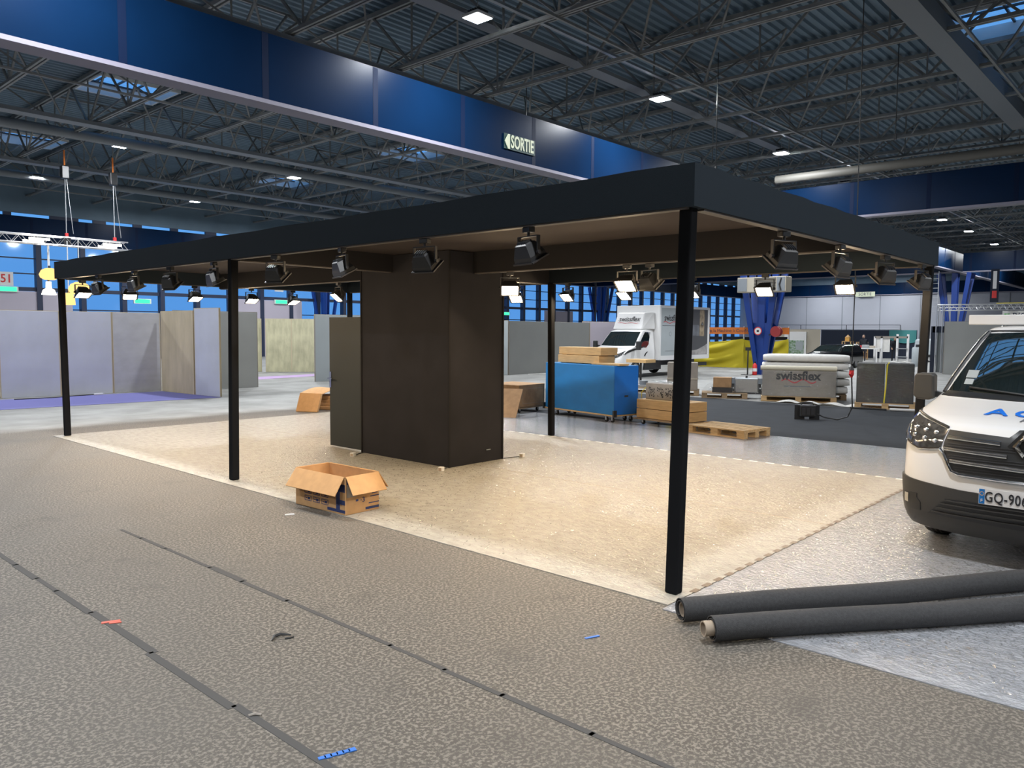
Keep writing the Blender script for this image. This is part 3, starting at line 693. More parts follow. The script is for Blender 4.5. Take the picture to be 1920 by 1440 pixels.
# ================================================================== vehicle shells: stacked rounded slices
class Shell:
    """local x runs back from the nose, y across, z up; rows are (z, nose x, half width, corner depth)"""
    def __init__(s, rows, back, n=3.0): s.rows = rows; s.back = back; s.n = n
    def row(s, z):
        r = s.rows
        if z <= r[0][0]: return r[0][1:]
        for a, b in zip(r, r[1:]):
            if z <= b[0]:
                f = (z - a[0]) / (b[0] - a[0]); return tuple(a[i] + (b[i] - a[i]) * f for i in (1, 2, 3))
        return r[-1][1:]
    def raw(s, t, z):
        b0, w, d = s.row(z); a = abs(t); sg = 1 if t >= 0 else -1
        if a <= 1:
            th = a * PI / 2; y = w * math.sin(th) ** (2 / s.n) if th > 0 else 0; x = b0 + d * (1 - max(0, math.cos(th)) ** (2 / s.n))
        else: y = w; x = b0 + d + (a - 1)
        return Vector((x, sg * y, z))
    def S(s, t, z, off=0):
        p = s.raw(t, z)
        if not off: return p
        e = .01
        dt = s.raw(t + e, z) - s.raw(t - e, z); dz = s.raw(t, z + e) - s.raw(t, z - e)
        n = dz.cross(dt)
        n = n.normalized()
        if n.x * -1 + n.y * (1 if t > 0 else -1) < 0: n = -n
        return p + n * off
    def t(s, y, z):
        b0, w, d = s.row(z); a = abs(y); sg = 1 if y >= 0 else -1
        if a <= w: return sg * math.asin((a / w) ** (s.n / 2)) / (PI / 2)
        return sg * (1 + a - w)
    def at(s, y, z, off=0): return s.S(s.t(y, z), z, off)
    def body(s):
        m = MB(); ts = [i / 14 for i in range(15)]; K = 8; vs = []; cols = None
        for z, b0, w, d in s.rows:
            ln = s.back - b0 - d
            half = [s.S(t, z) for t in ts] + [s.S(1 + ln * j / K, z) for j in range(1, K + 1)]
            ring = [Vector((v.x, -v.y, v.z)) for v in reversed(half[1:])] + half
            cols = len(ring); vs += ring
        n = len(s.rows); fs = []
        for i in range(n - 1):
            for k in range(cols):
                k2 = (k + 1) % cols; fs.append((i * cols + k, i * cols + k2, (i + 1) * cols + k2, (i + 1) * cols + k))
        fs.append(tuple(range(cols))); fs.append(tuple((n - 1) * cols + k for k in range(cols)))
        return m.add(vs, fs)
    def patch(s, f, nu, nv, off, thick=.012, m=None):
        """f(u, v) -> (y, z) on the skin; a solid plate lying on the shell"""
        m = m or MB(); top = []; bot = []
        for i in range(nu + 1):
            for j in range(nv + 1):
                y, z = f(i / nu, j / nv); t = s.t(y, z); top.append(s.S(t, z, off)); bot.append(s.S(t, z, off - thick))
        N = (nu + 1) * (nv + 1); I = lambda i, j: i * (nv + 1) + j
        fs = []
        for i in range(nu):
            for j in range(nv):
                q = (I(i, j), I(i + 1, j), I(i + 1, j + 1), I(i, j + 1)); fs.append(q); fs.append(tuple(N + k for k in reversed(q)))
        ed = [I(i, 0) for i in range(nu + 1)] + [I(nu, j) for j in range(1, nv + 1)] + [I(i, nv) for i in range(nu - 1, -1, -1)] + [I(0, j) for j in range(nv - 1, 0, -1)]
        for a, b in zip(ed, ed[1:] + ed[:1]): fs.append((a, b, N + b, N + a))
        return m.add(top + bot, fs)
def lerp_pts(pts, u):
    """polyline lookup by running parameter 0..1 on the first coordinate spacing"""
    k = u * (len(pts) - 1); i = min(int(k), len(pts) - 2); f = k - i
    return tuple(pts[i][j] + (pts[i + 1][j] - pts[i][j]) * f for j in (0, 1))
def band(lo, hi): return lambda u, v: tuple(a + (b - a) * v for a, b in zip(lerp_pts(lo, u), lerp_pts(hi, u)))
def mir(pts): return [(-a, b) for a, b in reversed(pts)]
def wheel(parent, x, y, r, wd, rim=None):
    sg = 1 if y > 0 else -1
    mm = Matrix(((1, 0, 0), (0, 0, 1), (0, 1, 0)))
    o = MB().lathe([(r * .62, -wd / 2), (r * .9, -wd / 2), (r * .98, -wd * .38), (r, -wd * .25), (r, wd * .25), (r * .98, wd * .38), (r * .9, wd / 2), (r * .62, wd / 2), (r * .62, -wd / 2)], 28, m=mm, c=(x, y, r + .004)).build('wheel', M['rubber'], parent, smooth=True)
    m = MB().lathe([(.001, wd * .30), (r * .3, wd * .34), (r * .55, wd * .42), (r * .62, wd * .45), (r * .62, -wd * .4)], 20, m=Matrix(((1, 0, 0), (0, 0, sg), (0, 1, 0))), c=(x, y, r + .004))
    m.build('rim', rim or M['steel'], o, smooth=True)
    g = MB()
    for k in range(-1, 2): g.lathe([(r + .002, k * wd * .17 - .006), (r + .002, k * wd * .17 + .006)], 28, m=mm, c=(x, y, r + .004))
    g.build('tread_groove', M['black_metal'], o)

# ------------------------------------------------------------------ the white van on the right
van = thing('van', (6.82, 1.04, 0), 'white delivery van at the right edge with chrome grille and blue bonnet lettering', 'van', rz=R(-2.5))
V = Shell([(.20, .12, .86, .42), (.30, .03, .895, .44), (.42, 0, .91, .44), (.60, .0, .92, .44), (.80, .02, .92, .43), (.95, .05, .918, .42), (1.04, .10, .912, .40), (1.09, .20, .905, .36), (1.13, .36, .90, .32), (1.18, .58, .89, .28), (1.225, .80, .88, .24), (1.26, .92, .87, .22),
           (1.42, 1.13, .845, .20), (1.60, 1.37, .80, .20), (1.74, 1.57, .755, .20), (1.82, 1.71, .725, .20), (1.86, 1.84, .70, .22), (1.885, 2.05, .66, .25), (1.90, 2.5, .58, .3)], 5.05)
V.body().build('body', M['white_paint'], van, smooth=True)
ws = band([(-.80, 1.275), (-.4, 1.262), (0, 1.258), (.4, 1.262), (.80, 1.275)], [(-.655, 1.80), (-.3, 1.815), (0, 1.818), (.3, 1.815), (.655, 1.80)])
V.patch(ws, 24, 12, .006, .01).build('windscreen', M['screen_glass'], van, smooth=True)
m = MB()
V.patch(band([(-.84, 1.245), (0, 1.232), (.84, 1.245)], [(-.80, 1.285), (0, 1.27), (.80, 1.285)]), 24, 2, .008, .012, m)
m.build('scuttle', M['black_plastic'], van, smooth=True)
m = MB()
for s in (-1, 1):
    pts = [V.at(s * a, z, .008) for a, z in ((.83, 1.27), (.80, 1.40), (.75, 1.58), (.70, 1.74), (.665, 1.815))]; m.tube(pts, .016, 6)
m.tube([V.at(y, 1.825 - .01 * abs(y) ** 2, .006) for y in (-.665, -.4, 0, .4, .665)], .012, 6)
m.build('windscreen_seal', M['black_plastic'], van, smooth=True)
for s in (-1, 1):
    f = lambda u, v, s=s: (s * (V.row(1.29 + .42 * v)[1] + .05 + .95 * u + .10 * v), 1.29 + .42 * v)
    V.patch(f, 6, 5, .006, .01).build('side_window', M['screen_glass'], van, smooth=True)
# bonnet seam, headlamps, grille
hl = ([(.575, .885), (.66, .872), (.745, .865), (.80, .885), (.86, .915), (.97, .95)], [(.535, 1.03), (.62, 1.052), (.72, 1.078), (.80, 1.098), (.86, 1.112), (1.02, 1.125)])
for s in (1, -1):
    a = hl if s > 0 else (mir(hl[0]), mir(hl[1]))
    o = V.patch(band(*a), 16, 6, .012, .02).build('headlamp', M['lamp_glass'], van, smooth=True)
    m = MB()
    top = [V.at(s * y, z + .012, .012) for y, z in hl[1]]; m.tube(top, .010, 6)
    m.build('lamp_brow', M['black_plastic'], o, smooth=True)
    m = MB(); m.tube([V.at(s * y, z - .006, .014) for y, z in hl[0]], .009, 6)
    for k in range(3):
        for j in range(2): m.lathe([(.001, .010), (.014, .007), (.020, 0)], 12, m=Matrix(((0, 0, -1), (0, 1, 0), (1, 0, 0))), c=V.at(s * (.62 + .085 * k), .935 + .06 * j + .012 * k, .012))
    m.build('reflector', M['chrome'], o, smooth=True)
hw = [(.70, .46), (.78, .50), (.88, .555), (.93, .55), (1.03, .525)]
def half(z):
    for (a, x), (b, y) in zip(hw, hw[1:]):
        if z <= b: return x + (y - x) * max(0, (z - a)) / (b - a)
    return hw[-1][1]
def gtop(y):
    y = abs(y)
    return 1.065 if y < .05 else (1.065 - (y - .05) * 1.1 if y < .10 else 1.01 + (y - .1) * .05)
def gf(u, v):
    z = .70 + .33 * v; y = half(z) * (2 * u - 1); return y, .70 + (min(gtop(y), 1.065) - .70) * v
V.patch(gf, 40, 10, .008, .02).build('grille', M['black_plastic'], van, smooth=True)
m = MB()
for z, in0 in ((.968, .15), (.882, .10), (.795, 0)):
    for s in (-1, 1):
        if in0 == 0 and s < 0: continue
        e = half(z) - .02; lo_ = -e if in0 == 0 else in0
        for dz, r_ in ((0, .011), (.014, .008)):
            m.tube([V.at(s * (lo_ + (e - lo_) * k / 14), z + dz - .018 * (1 - abs(lo_ + (e - lo_) * k / 14) / .55) - .004, .022) for k in range(15)], r_, 8)
m.build('grille_bar', M['badge_grey'], van, smooth=True)
m = MB()
for z in (.925, .905, .835, .815, .745, .725): V.patch(lambda u, v, z=z: ((half(z) - .02) * (2 * u - 1), z + .005 * v), 16, 1, .015, .015, m)
m.build('grille_slat', M['dark_metal'], van, smooth=True)
m = MB()
path = [(.575, .875), (.545, .845), (.50, .76), (.475, .715), (.42, .695), (.16, .69)]
m.tube([V.at(y, z, .016) for y, z in path + [(0, .688)] + [(-y, z) for y, z in reversed(path)]], .013, 8)
m.build('grille_surround', M['chrome'], van, smooth=True)
bx = V.at(0, .95, .0).x - .045
t = MB()
fr = lambda y, z, h: (bx + h, y, .952 + z)
out = [(0, .098), (.075, 0), (0, -.098), (-.075, 0)]; inn = [(0, .046), (.027, 0), (0, -.046), (-.027, 0)]
for k in range(4):
    a, b, c_, d_ = out[k], out[(k + 1) % 4], inn[(k + 1) % 4], inn[k]
    md = lambda p, q_: ((p[0] + q_[0]) / 2, (p[1] + q_[1]) / 2)
    e, f_ = md(a, d_), md(b, c_)
    vs = [fr(*a, .02), fr(*b, .02), fr(*f_, -.006), fr(*e, -.006), fr(*c_, .02), fr(*d_, .02)]
    t.add(vs, [(0, 1, 2, 3), (3, 2, 4, 5)])
    t.add([fr(*a, .05), fr(*b, .05), fr(*b, .02), fr(*a, .02)], [(0, 1, 2, 3)])
o = t.build('emblem', M['badge_grey'], van)
MB().prism([(0, .13), (.105, 0), (0, -.13), (-.105, 0)], 0.03, .06, fr).build('emblem_plate', M['black_plastic'], o)
# bumper
lo = [(-1.1, .25), (-.93, .235), (-.8, .225), (-.4, .212), (0, .21), (.4, .212), (.8, .225), (.93, .235), (1.1, .25)]
hi = [(-1.1, .63), (-.93, .625), (-.8, .605), (-.4, .575), (0, .565), (.4, .575), (.8, .605), (.93, .625), (1.1, .63)]
V.patch(band(lo, hi), 40, 8, .016, .02).build('bumper', M['grey_plastic'], van, smooth=True)
m = MB(); V.patch(band([(-.64, .355), (0, .335), (.64, .355)], [(-.50, .49), (0, .505), (.50, .49)]), 24, 4, .022, .012, m)
o = m.build('lower_grille', M['black_metal'], van, smooth=True)
m = MB()
for k, z in enumerate((.375, .41, .445, .475)): V.patch(lambda u, v, z=z, k=k: ((.60 - .03 * k) * (2 * u - 1), z + .009 * v), 20, 1, .034, .014, m)
m.build('lower_slat', M['grey_plastic'], o, smooth=True)
for s in (1, -1):
    m = MB(); V.patch(lambda u, v, s=s: (s * (.70 + .13 * u + (.03 if v > .5 else 0)), .36 + .13 * v), 6, 4, .02, .01, m)
    o = m.build('fog_recess', M['black_metal'], van, smooth=True)
    V.patch(lambda u, v, s=s: (s * (.80 + .035 * u), .41 + .07 * v), 3, 3, .026, .008).build('fog_lamp', M['chrome'], o, smooth=True)
pl = MB().box(-.03, -.022, -.265, .265, .498, .618).build('number_plate', M['white'], van)
MB().box(-.0315, -.03, .225, .263, .502, .614).build('plate_band', M['eu_blue'], pl)
text('GQ-906', 'plate_lettering', M['brand_black'], pl, (-.033, .085, .556), FACE_X, .112, .70, bold=.001, space=1.08)
text('F', 'band_lettering', M['white'], pl, (-.033, .244, .525), FACE_X, .035)
MB().lathe([(.012, 0), (.016, 0)], 12, m=Matrix(((0, 0, -1), (0, 1, 0), (1, 0, 0))), c=(-.032, .244, .58)).build('band_ring', M['gold'], pl)
# bonnet lettering lies on the sloping bonnet
zc = 1.165; p = V.at(.17, zc, .012)
sl = (V.at(.17, 1.19) - V.at(.17, 1.14)).normalized(); nn = Vector((0, -1, 0)).cross(sl)
bl = ((0, -1, 0), tuple(sl), tuple(nn))
def drape(body, mt, y0, zc, size, sx, shear, bold=0):
    o = text(body, 'bonnet_lettering', mt, van, (0, 0, 0), ((1, 0, 0), (0, 1, 0), (0, 0, 1)), size, 1, shear=shear, align='LEFT', bold=bold, ext=.0015)
    for v in o.data.vertices:
        v.co = V.at(y0 - v.co.x * sx, zc + v.co.y * sl.z, .008 + v.co.z)
    o.matrix_basis = Matrix.Identity(4)
drape('A', M['sign_blue'], .36, 1.158, .25, .98, -.02, .003); drape('C', M['sign_blue'], .172, 1.158, .25, 1.05, .05, .003)
drape('H', M['photo_grey'], .095, 1.120, .11, 1.0, .2)
m = MB()
for a, b in (((.10, 1.262), (.62, 1.31)), ((-.65, 1.262), (-.15, 1.30))):
    m.tube([V.at(a[0] + (b[0] - a[0]) * k / 6, a[1] + (b[1] - a[1]) * k / 6, .022) for k in range(7)], .011, 6)
m.build('wiper', M['black_plastic'], van, smooth=True)
m = MB(); V.patch(lambda u, v: (.60 + .09 * u, 1.40 + .065 * v), 2, 2, .009, .003, m); V.patch(lambda u, v: (.615 + .07 * u, 1.345 + .045 * v), 2, 2, .009, .003, m)
m.build('windscreen_sticker', M['part_light'], van)
for s in (1, -1):
    m = MB(); c = Vector((1.02, s * .985, 1.315))
    m.prism([(-.08, .10), (-.065, .125), (.06, .125), (.085, .10), (.09, -.08), (.06, -.115), (-.05, -.12), (-.085, -.09)], -.07, .06, lambda y, z, h: (c.x + h, c.y + y, c.z + z))
    o = m.build('wing_mirror', M['grey_plastic'], van, bevel=.02, seg=3)
    MB().bar((1.05, s * .86, 1.24), (1.05, s * .95, 1.26), .06, .05).build('mirror_arm', M['black_plastic'], o)
rb = MB().box(2.05, 2.5, -.86, .90, 1.925, 1.985).box(2.04, 2.06, -.88, .92, 1.89, 1.99).build('roof_carrier', M['white_paint'], van, bevel=.012)
m = MB()
for y in (-.55, .28): m.box(2.0, 2.04, y - .05, y + .05, 1.885, 1.905).bar((2.02, y, 1.9), (2.02, y, 1.96), .03).bar((2.02, y - .03, 1.95), (2.02, y + .03, 1.95), .025)
m.build('carrier_foot', M['dark_metal'], rb)
for x in (.93, 4.03):
    for s in (1, -1): wheel(van, x, s * .775, .325, .215)
MB().box(.2, 4.9, -.7, .7, .22, .30).build('underbody', M['black_metal'], van)

# ------------------------------------------------------------------ the box truck beyond
trk = thing('box_truck', (24.0, 17.57, 0), 'white box truck behind the blue trolley with a room picture on its side', 'truck')
T = Shell([(.28, .66, .80, .25), (.45, .55, .83, .25), (.70, .52, .86, .25), (.88, .55, .86, .25), (.97, .66, .86, .24), (1.06, .86, .855, .22), (1.15, 1.2, .85, .2), (1.22, 1.52, .84, .18), (1.5, 1.80, .81, .16), (1.72, 2.03, .78, .16), (1.82, 2.15, .76, .16), (1.88, 2.32, .73, .2), (1.90, 2.5, .66, .2)], 2.98)
T.body().build('cab', M['white_paint'], trk, smooth=True)
T.patch(band([(-.78, 1.245), (0, 1.23), (.78, 1.245)], [(-.70, 1.79), (0, 1.80), (.70, 1.79)]), 16, 8, .008).build('windscreen', M['screen_glass'], trk, smooth=True)
for s in (1, -1):
    T.patch(lambda u, v, s=s: (s * (T.row(1.18 + .6 * v)[1] + .10 + (.74 - .34 * v) * u), 1.18 + .6 * v), 6, 5, .008).build('side_window', M['screen_glass'], trk, smooth=True)
    m = MB(); T.patch(band([(.50, .76), (.72, .82), (.90, .94), (1.45, 1.16)] if s > 0 else mir([(.50, .76), (.72, .82), (.90, .94), (1.45, 1.16)]), [(.50, .88), (.72, .98), (.90, 1.12), (1.45, 1.26)] if s > 0 else mir([(.50, .88), (.72, .98), (.90, 1.12), (1.45, 1.26)])), 10, 3, .012, m=m)
    o = m.build('headlamp', M['black_plastic'], trk, smooth=True)
    m = MB()
    for k in range(4): m.lathe([(.001, .01), (.02, .006), (.03, 0)], 8, m=Matrix(((0, 0, -1), (0, 1, 0), (1, 0, 0))), c=T.at(s * (.70 + .07 * k), .88 + .03 * k, .014))
    m.build('reflector', M['chrome'], o)
    MB().cbox((1.55, s * 1.02, 1.26), (.14, .18, .34)).bar((1.6, s * .84, 1.24), (1.6, s * .98, 1.22), .06).build('wing_mirror', M['black_plastic'], trk, bevel=.03)
    T.patch(lambda u, v, s=s: (s * (.84 + 1.42 + .08 * u), .85 + .16 * v), 2, 3, .012).build('door_handle', M['black_plastic'], trk)
T.patch(band([(-.62, .72), (0, .70), (.62, .72)], [(-.60, .83), (0, .83), (.60, .83)]), 14, 3, .01).build('grille', M['black_plastic'], trk, smooth=True)
T.patch(band([(-1.1, .28), (0, .28), (1.1, .28)], [(-1.1, .50), (0, .52), (1.1, .50)]), 20, 3, .014).build('bumper', M['grey_plastic'], trk, smooth=True)
text('IVECO', 'maker_lettering', M['dark_metal'], trk, T.at(.42, .90, .03), FACE_X, .17, 1.1)
m = MB().hexa([(2.32, -.66, 1.89), (2.98, -.88, 1.89), (2.98, .86, 1.89), (2.32, .74, 1.89), (2.66, -.56, 2.56), (2.98, -.82, 2.60), (2.98, .80, 2.60), (2.66, .72, 2.56)])
df = m.build('wind_deflector', M['white_paint'], trk, bevel=.05, seg=3)
dn = Vector((.34, 0, .67)).normalized(); dd = ((0, -1, 0), tuple(dn), tuple(Vector((0, -1, 0)).cross(dn)))
text('swissflex', 'lettering', M['brand_black'], df, (2.50, .06, 2.30), dd, .30, .95, shear=.2, bold=.002)
def wave(f, n=36, wd=.025):
    m = MB()
    for i in range(n):
        a, b = i / n, (i + 1) / n
        za, zb = math.sin(a * 4 * PI), math.sin(b * 4 * PI)
        m.add([f(a, za - .35), f(b, zb - .35), f(b, zb + .35), f(a, za + .35)], [(0, 1, 2, 3)])
    return m
base = Vector((2.495, .06, 2.30))
wave(lambda a, s: base + Vector((0, -1, 0)) * ((a - .5) * 1.0) + dn * (-.17 + .022 * s) + Vector(dd[2]) * .004).build('wave_print', M['brand_red'], df)
bx = MB().box(3.03, 7.12, -1.03, 1.02, .66, 2.86).build('box_body', M['white'], trk, bevel=.015)
m = MB()
for a, b in ((3.05, 3.13), (7.04, 7.12)): m.box(a, b, -1.045, -1.03, .68, 2.85)
m.box(3.13, 7.04, -1.045, -1.03, .66, .84).box(3.13, 7.04, -1.045, -1.03, 2.76, 2.86)
m.build('side_rail', M['white_paint'], bx)
MB().box(3.13, 5.15, -1.036, -1.03, .84, 2.76).build('side_panel', M['part_light'], bx)
pc = MB().box(5.15, 6.95, -1.04, -1.03, .84, 2.76).build('side_picture', M['photo_dark'], bx)
m = MB().box(6.25, 6.65, -1.043, -1.04, 1.5, 2.74); m.build('stone_wall_print', M['photo_stone'], pc)
MB().box(5.15, 6.2, -1.043, -1.04, 1.62, 2.1).build('headboard_print', M['photo_grey'], pc)
MB().prism([(5.15, 1.0), (6.05, 1.05), (6.8, 1.25), (6.8, 1.62), (5.15, 1.66)], -1.046, -1.04, lambda x, z, h: (x, h, z)).build('sofa_print', M['photo_dark'], pc)
MB().prism([(5.15, .85), (6.94, .85), (6.94, 1.3), (6.1, 1.08), (5.15, 1.0)], -1.045, -1.04, lambda x, z, h: (x, h, z)).build('floor_print', M['photo_pale'], pc)
MB().lathe([(.02, .16), (.09, 0)], 12, c=(6.45, -1.02, 2.1)).build('lamp_print', M['black_plastic'], pc)
text('swissflex', 'lettering', M['brand_black'], bx, (3.95, -1.042, 2.36), FACE_Y, .36, .9, bold=.003)
wave(lambda a, s: Vector((3.3 + 1.3 * a, -1.041, 2.18 + .035 * s))).build('wave_print', M['brand_red'], bx)
m = MB(); m.box(3.25, 4.5, -1.04, -1.036, 2.04, 2.06).box(3.5, 4.6, -1.04, -1.036, 1.02, 1.035)
m.lathe([(.09, 0), (.075, 0)], 14, m=Matrix(((1, 0, 0), (0, 0, 1), (0, 1, 0))), c=(3.85, -1.04, 1.72)); m.build('small_print', M['photo_grey'], bx)
MB().box(1.0, 6.9, -.45, .45, .42, .66).box(2.2, 3.4, -.9, -.6, .3, .6).box(5.9, 7.1, -.95, -.88, .35, .5).build('chassis', M['black_metal'], trk)
for x, y in ((1.62, -.74), (1.62, .74), (5.6, -.80), (5.6, .80)): wheel(trk, x, y, .35, .25)
# ================================================================== pallets and goods
def pallet(loc, rz, label, mt, L=1.2, W=.8, group='wooden pallets'):
    t = thing('pallet', loc, label, 'pallet', rz=rz, group=group)
    for k in range(5):
        w_ = .145 if k in (0, 2, 4) else .10; y = -W / 2 + .0725 + k * (W - .145) / 4
        MB().box(-L / 2, L / 2, y - w_ / 2, y + w_ / 2, .122, .144).build('deck_board', mt, t)
    for i in range(3):
        x = -L / 2 + .0725 + i * (L - .145) / 2
        MB().box(x - .0725, x + .0725, -W / 2, W / 2, .10, .122).build('stringer_board', mt, t)
        for k in range(3):
            y = -W / 2 + .06 + k * (W - .12) / 2; MB().box(x - .0725, x + .0725, y - .055, y + .055, .022, .10).build('block', mt, t)
    for k in range(3):
        y = -W / 2 + .06 + k * (W - .12) / 2; MB().box(-L / 2, L / 2, y - .055, y + .055, 0, .022).build('base_board', mt, t)
    return t
Z6 = .007
pallet((12.72, 6.36, Z6), R(82), 'empty light wooden pallet on the floor right of the corner post', M['pallet'])

# blue cart with loose crates on it
t = thing('trolley', (13.10, 9.66, Z6), 'tall scuffed blue panel trolley on castors behind the canopy', 'trolley', rz=R(78.7))
MB().box(-1.06, 1.06, -.33, .33, .155, 1.12).build('box_panel', M['cart_blue'], t, bevel=.008)
MB().box(-1.066, -1.06, -.325, .325, .16, 1.115).build('end_panel', M['cart_blue2'], t)
MB().cbox((-1.068, .0, .52), (.006, .10, .035)).build('end_handle', M['dark_metal'], t)
MB().box(-1.08, 1.08, -.35, .35, .13, .155).build('base_plate', M['ply'], t)
m = MB()
for sx in (-1, 1):
    for sy in (-1, 1): m.box(sx * 1.085 - .02, sx * 1.085 + .02, sy * .33 - .04, sy * .33 + .04, .12, .25)
m.build('corner_bumper', M['black_plastic'], t)
def castor(t, x, y, r=.05, h=.13, mt='grey_plastic'):
    o = MB().lathe([(.001, -.016), (r * .9, -.016), (r, -.010), (r, .010), (r * .9, .016), (.001, .016)], 18, m=Matrix(((1, 0, 0), (0, 0, 1), (0, 1, 0))), c=(x, y, r)).build('castor', M['rubber'], t, smooth=True)
    MB().box(x - .03, x + .03, y - .035, y + .035, h - .012, h).box(x - .02, x + .02, y - .026, y - .02, r * .8, h).box(x - .02, x + .02, y + .02, y + .026, r * .8, h).build('fork', M['steel'], o)
for x in (-.95, -.78, .75, .95):
    for y in (-.25, .25):
        if abs(x) > .7: castor(t, x, y)
ct = 1.125 + Z6
def crate(name, loc, rz, d, label, cat, mt, group=None, slots=True, lidgap=False):
    t = thing(name, loc, label, cat, rz=rz, group=group); a, b, c_ = d
    MB().box(-a / 2, a / 2, -b / 2, b / 2, .01, c_).build('crate_body', mt, t, bevel=.005)
    if slots:
        m = MB()
        for x in (-.38, 0, .38): m.box(x * a - .09, x * a + .09, -b / 2 + .02, b / 2 - .02, 0, .0105)
        m.build('skid', M['pallet_dark'], t)
    return t
G = 'plywood crates'
crate('wooden_crate', (13.17, 9.83, ct), R(78.7), (1.28, .44, .17), 'lower plywood crate lying on top of the blue trolley', 'crate', M['ply'], G)
crate('wooden_crate', (13.19, 9.80, ct + .171), R(77.5), (1.34, .46, .165), 'upper plywood crate, topmost on the blue trolley', 'crate', M['ply'], G)
tag(MB().box(-.40, .40, -.13, .13, 0, .035).build('wooden_board', M['ply'], loc=(12.84, 8.98, ct), rz=R(78.7), bevel=.004), 'short plywood board lying at the right end of the blue trolley top', 'board')

# crates on a low dolly with a grey fretwork pack on top
def dolly(loc, rz, a, b, label):
    t = thing('dolly', loc, label, 'dolly', rz=rz)
    MB().box(-a / 2, a / 2, -b / 2, b / 2, .10, .125).build('dolly_board', M['pallet_dark'], t)
    for sx in (-1, 1):
        for sy in (-1, 1): castor(t, sx * (a / 2 - .16), sy * (b / 2 - .12), .045, .10)
    return t
dr = R(80)
dolly((13.02, 7.68, Z6), dr, 1.32, .68, 'low board dolly carrying two plywood crates right of the blue trolley')
crate('wooden_crate', (13.02, 7.68, .132), dr, (1.22, .60, .185), 'lower plywood crate on the low dolly', 'crate', M['ply'], G)
crate('wooden_crate', (13.02, 7.68, .318), dr, (1.22, .60, .18), 'upper plywood crate on the low dolly under the grey fretwork pack', 'crate', M['ply'], G)
t = thing('fretwork_pack', (13.1, 7.82, .499), 'grey carton printed with fretwork panels on the plywood crates, partly behind the corner post', 'carton', rz=dr)
MB().box(-.37, .37, -.2, .2, 0, .31).build('carton_body', M['kraft'], t, bevel=.008)
m = MB(); rnd = random.Random(3)
for px in (-.22, .0, .22):
    for i in range(46):
        x = px + rnd.uniform(-.085, .085); z = rnd.uniform(.05, .24); s_ = rnd.uniform(.006, .016)
        m.add([(x - s_, .201, z), (x, .201, z - s_), (x + s_, .201, z), (x, .201, z + s_)], [(0, 1, 2, 3)])
m.build('fretwork_print', M['charcoal'], t)
MB().grid(lambda u, v: (-.3 + .6 * u, -.2 + .4 * v, .315 + .05 * abs(math.sin(9 * u) * math.cos(7 * v))), 20, 14).build('loose_film', M['film'], t)
tag(MB().tube([(13.0, 8.33, .50), (12.95, 8.30, .62), (13.0, 8.15, .80)], .008, 6).build('packing_strap', M['yellow']), 'yellow strap hanging off the left end of the grey fretwork pack', 'strap')

# cartons and board between the cabin and the blue trolley
t = dolly((13.0, 11.65, Z6), R(5), 1.0, .95, 'low board dolly carrying a worn carton left of the blue trolley')
t = thing('carton', (13.0, 11.65, .134), 'worn brown carton on castors between the cabin and the blue trolley', 'carton', rz=R(5))
MB().box(-.48, .48, -.46, .46, 0, .49).build('carton_body', M['cardboard_dark'], t, bevel=.01)
m = MB()
for a, b in (((-.35, .08), (.42, .08)), ((.42, .08), (.42, .40)), ((.42, .40), (-.35, .40)), ((-.35, .40), (-.35, .08))): m.bar((a[0], -.461, a[1]), (b[0], -.461, b[1]), .004, .006)
m.build('print_line', M['tube'], t)
tag(MB().hexa([(11.66, 11.16, Z6), (11.90, 10.66, Z6), (11.94, 10.68, Z6), (11.70, 11.18, Z6), (12.20, 11.42, .56), (12.44, 10.94, .56), (12.47, 10.96, .56), (12.23, 11.44, .56)]).build('chipboard_panel', M['cardboard_dark']), 'brown board leaning against the worn carton beside the cabin', 'board')

# flattened cartons left of the cabin door
t = thing('flat_carton', (9.54, 14.68, .004), 'flat brown carton standing tilted in front of a carton stack, left of the cabin door', 'carton', rz=R(-62))
MB().hexa([(-.26, 0, 0), (.26, 0, 0), (.26, .07, 0), (-.26, .07, 0), (-.24, .16, .40), (.28, .16, .40), (.28, .23, .38), (-.24, .23, .38)]).build('carton_body', M['cardboard'], t, bevel=.008)
for i in range(4):
    a = R(-64 + 3 * i)
    o = MB().box(-.55, .55, -.3, .3, 0, .075).build('flat_carton', M['cardboard_dark'], loc=(10.32 + .03 * i, 14.95, .004 + .077 * i), rz=a, bevel=.008)
    tag(o, 'flattened brown carton in the pile by the open cabin door, %s from the floor' % ORD[i], 'carton', 'flattened cartons by the cabin')
o = MB().grid(lambda u, v: (9.95 + .8 * u, 14.75 + .8 * v - .1 * u, .345 + .12 * math.sin(u * PI * .9)), 14, 4).build('bent_cardboard', M['cardboard'])
sd = o.modifiers.new('thickness', 'SOLIDIFY'); sd.thickness = .01
tag(o, 'bent cardboard sheet draped over the flattened carton pile', 'cardboard')

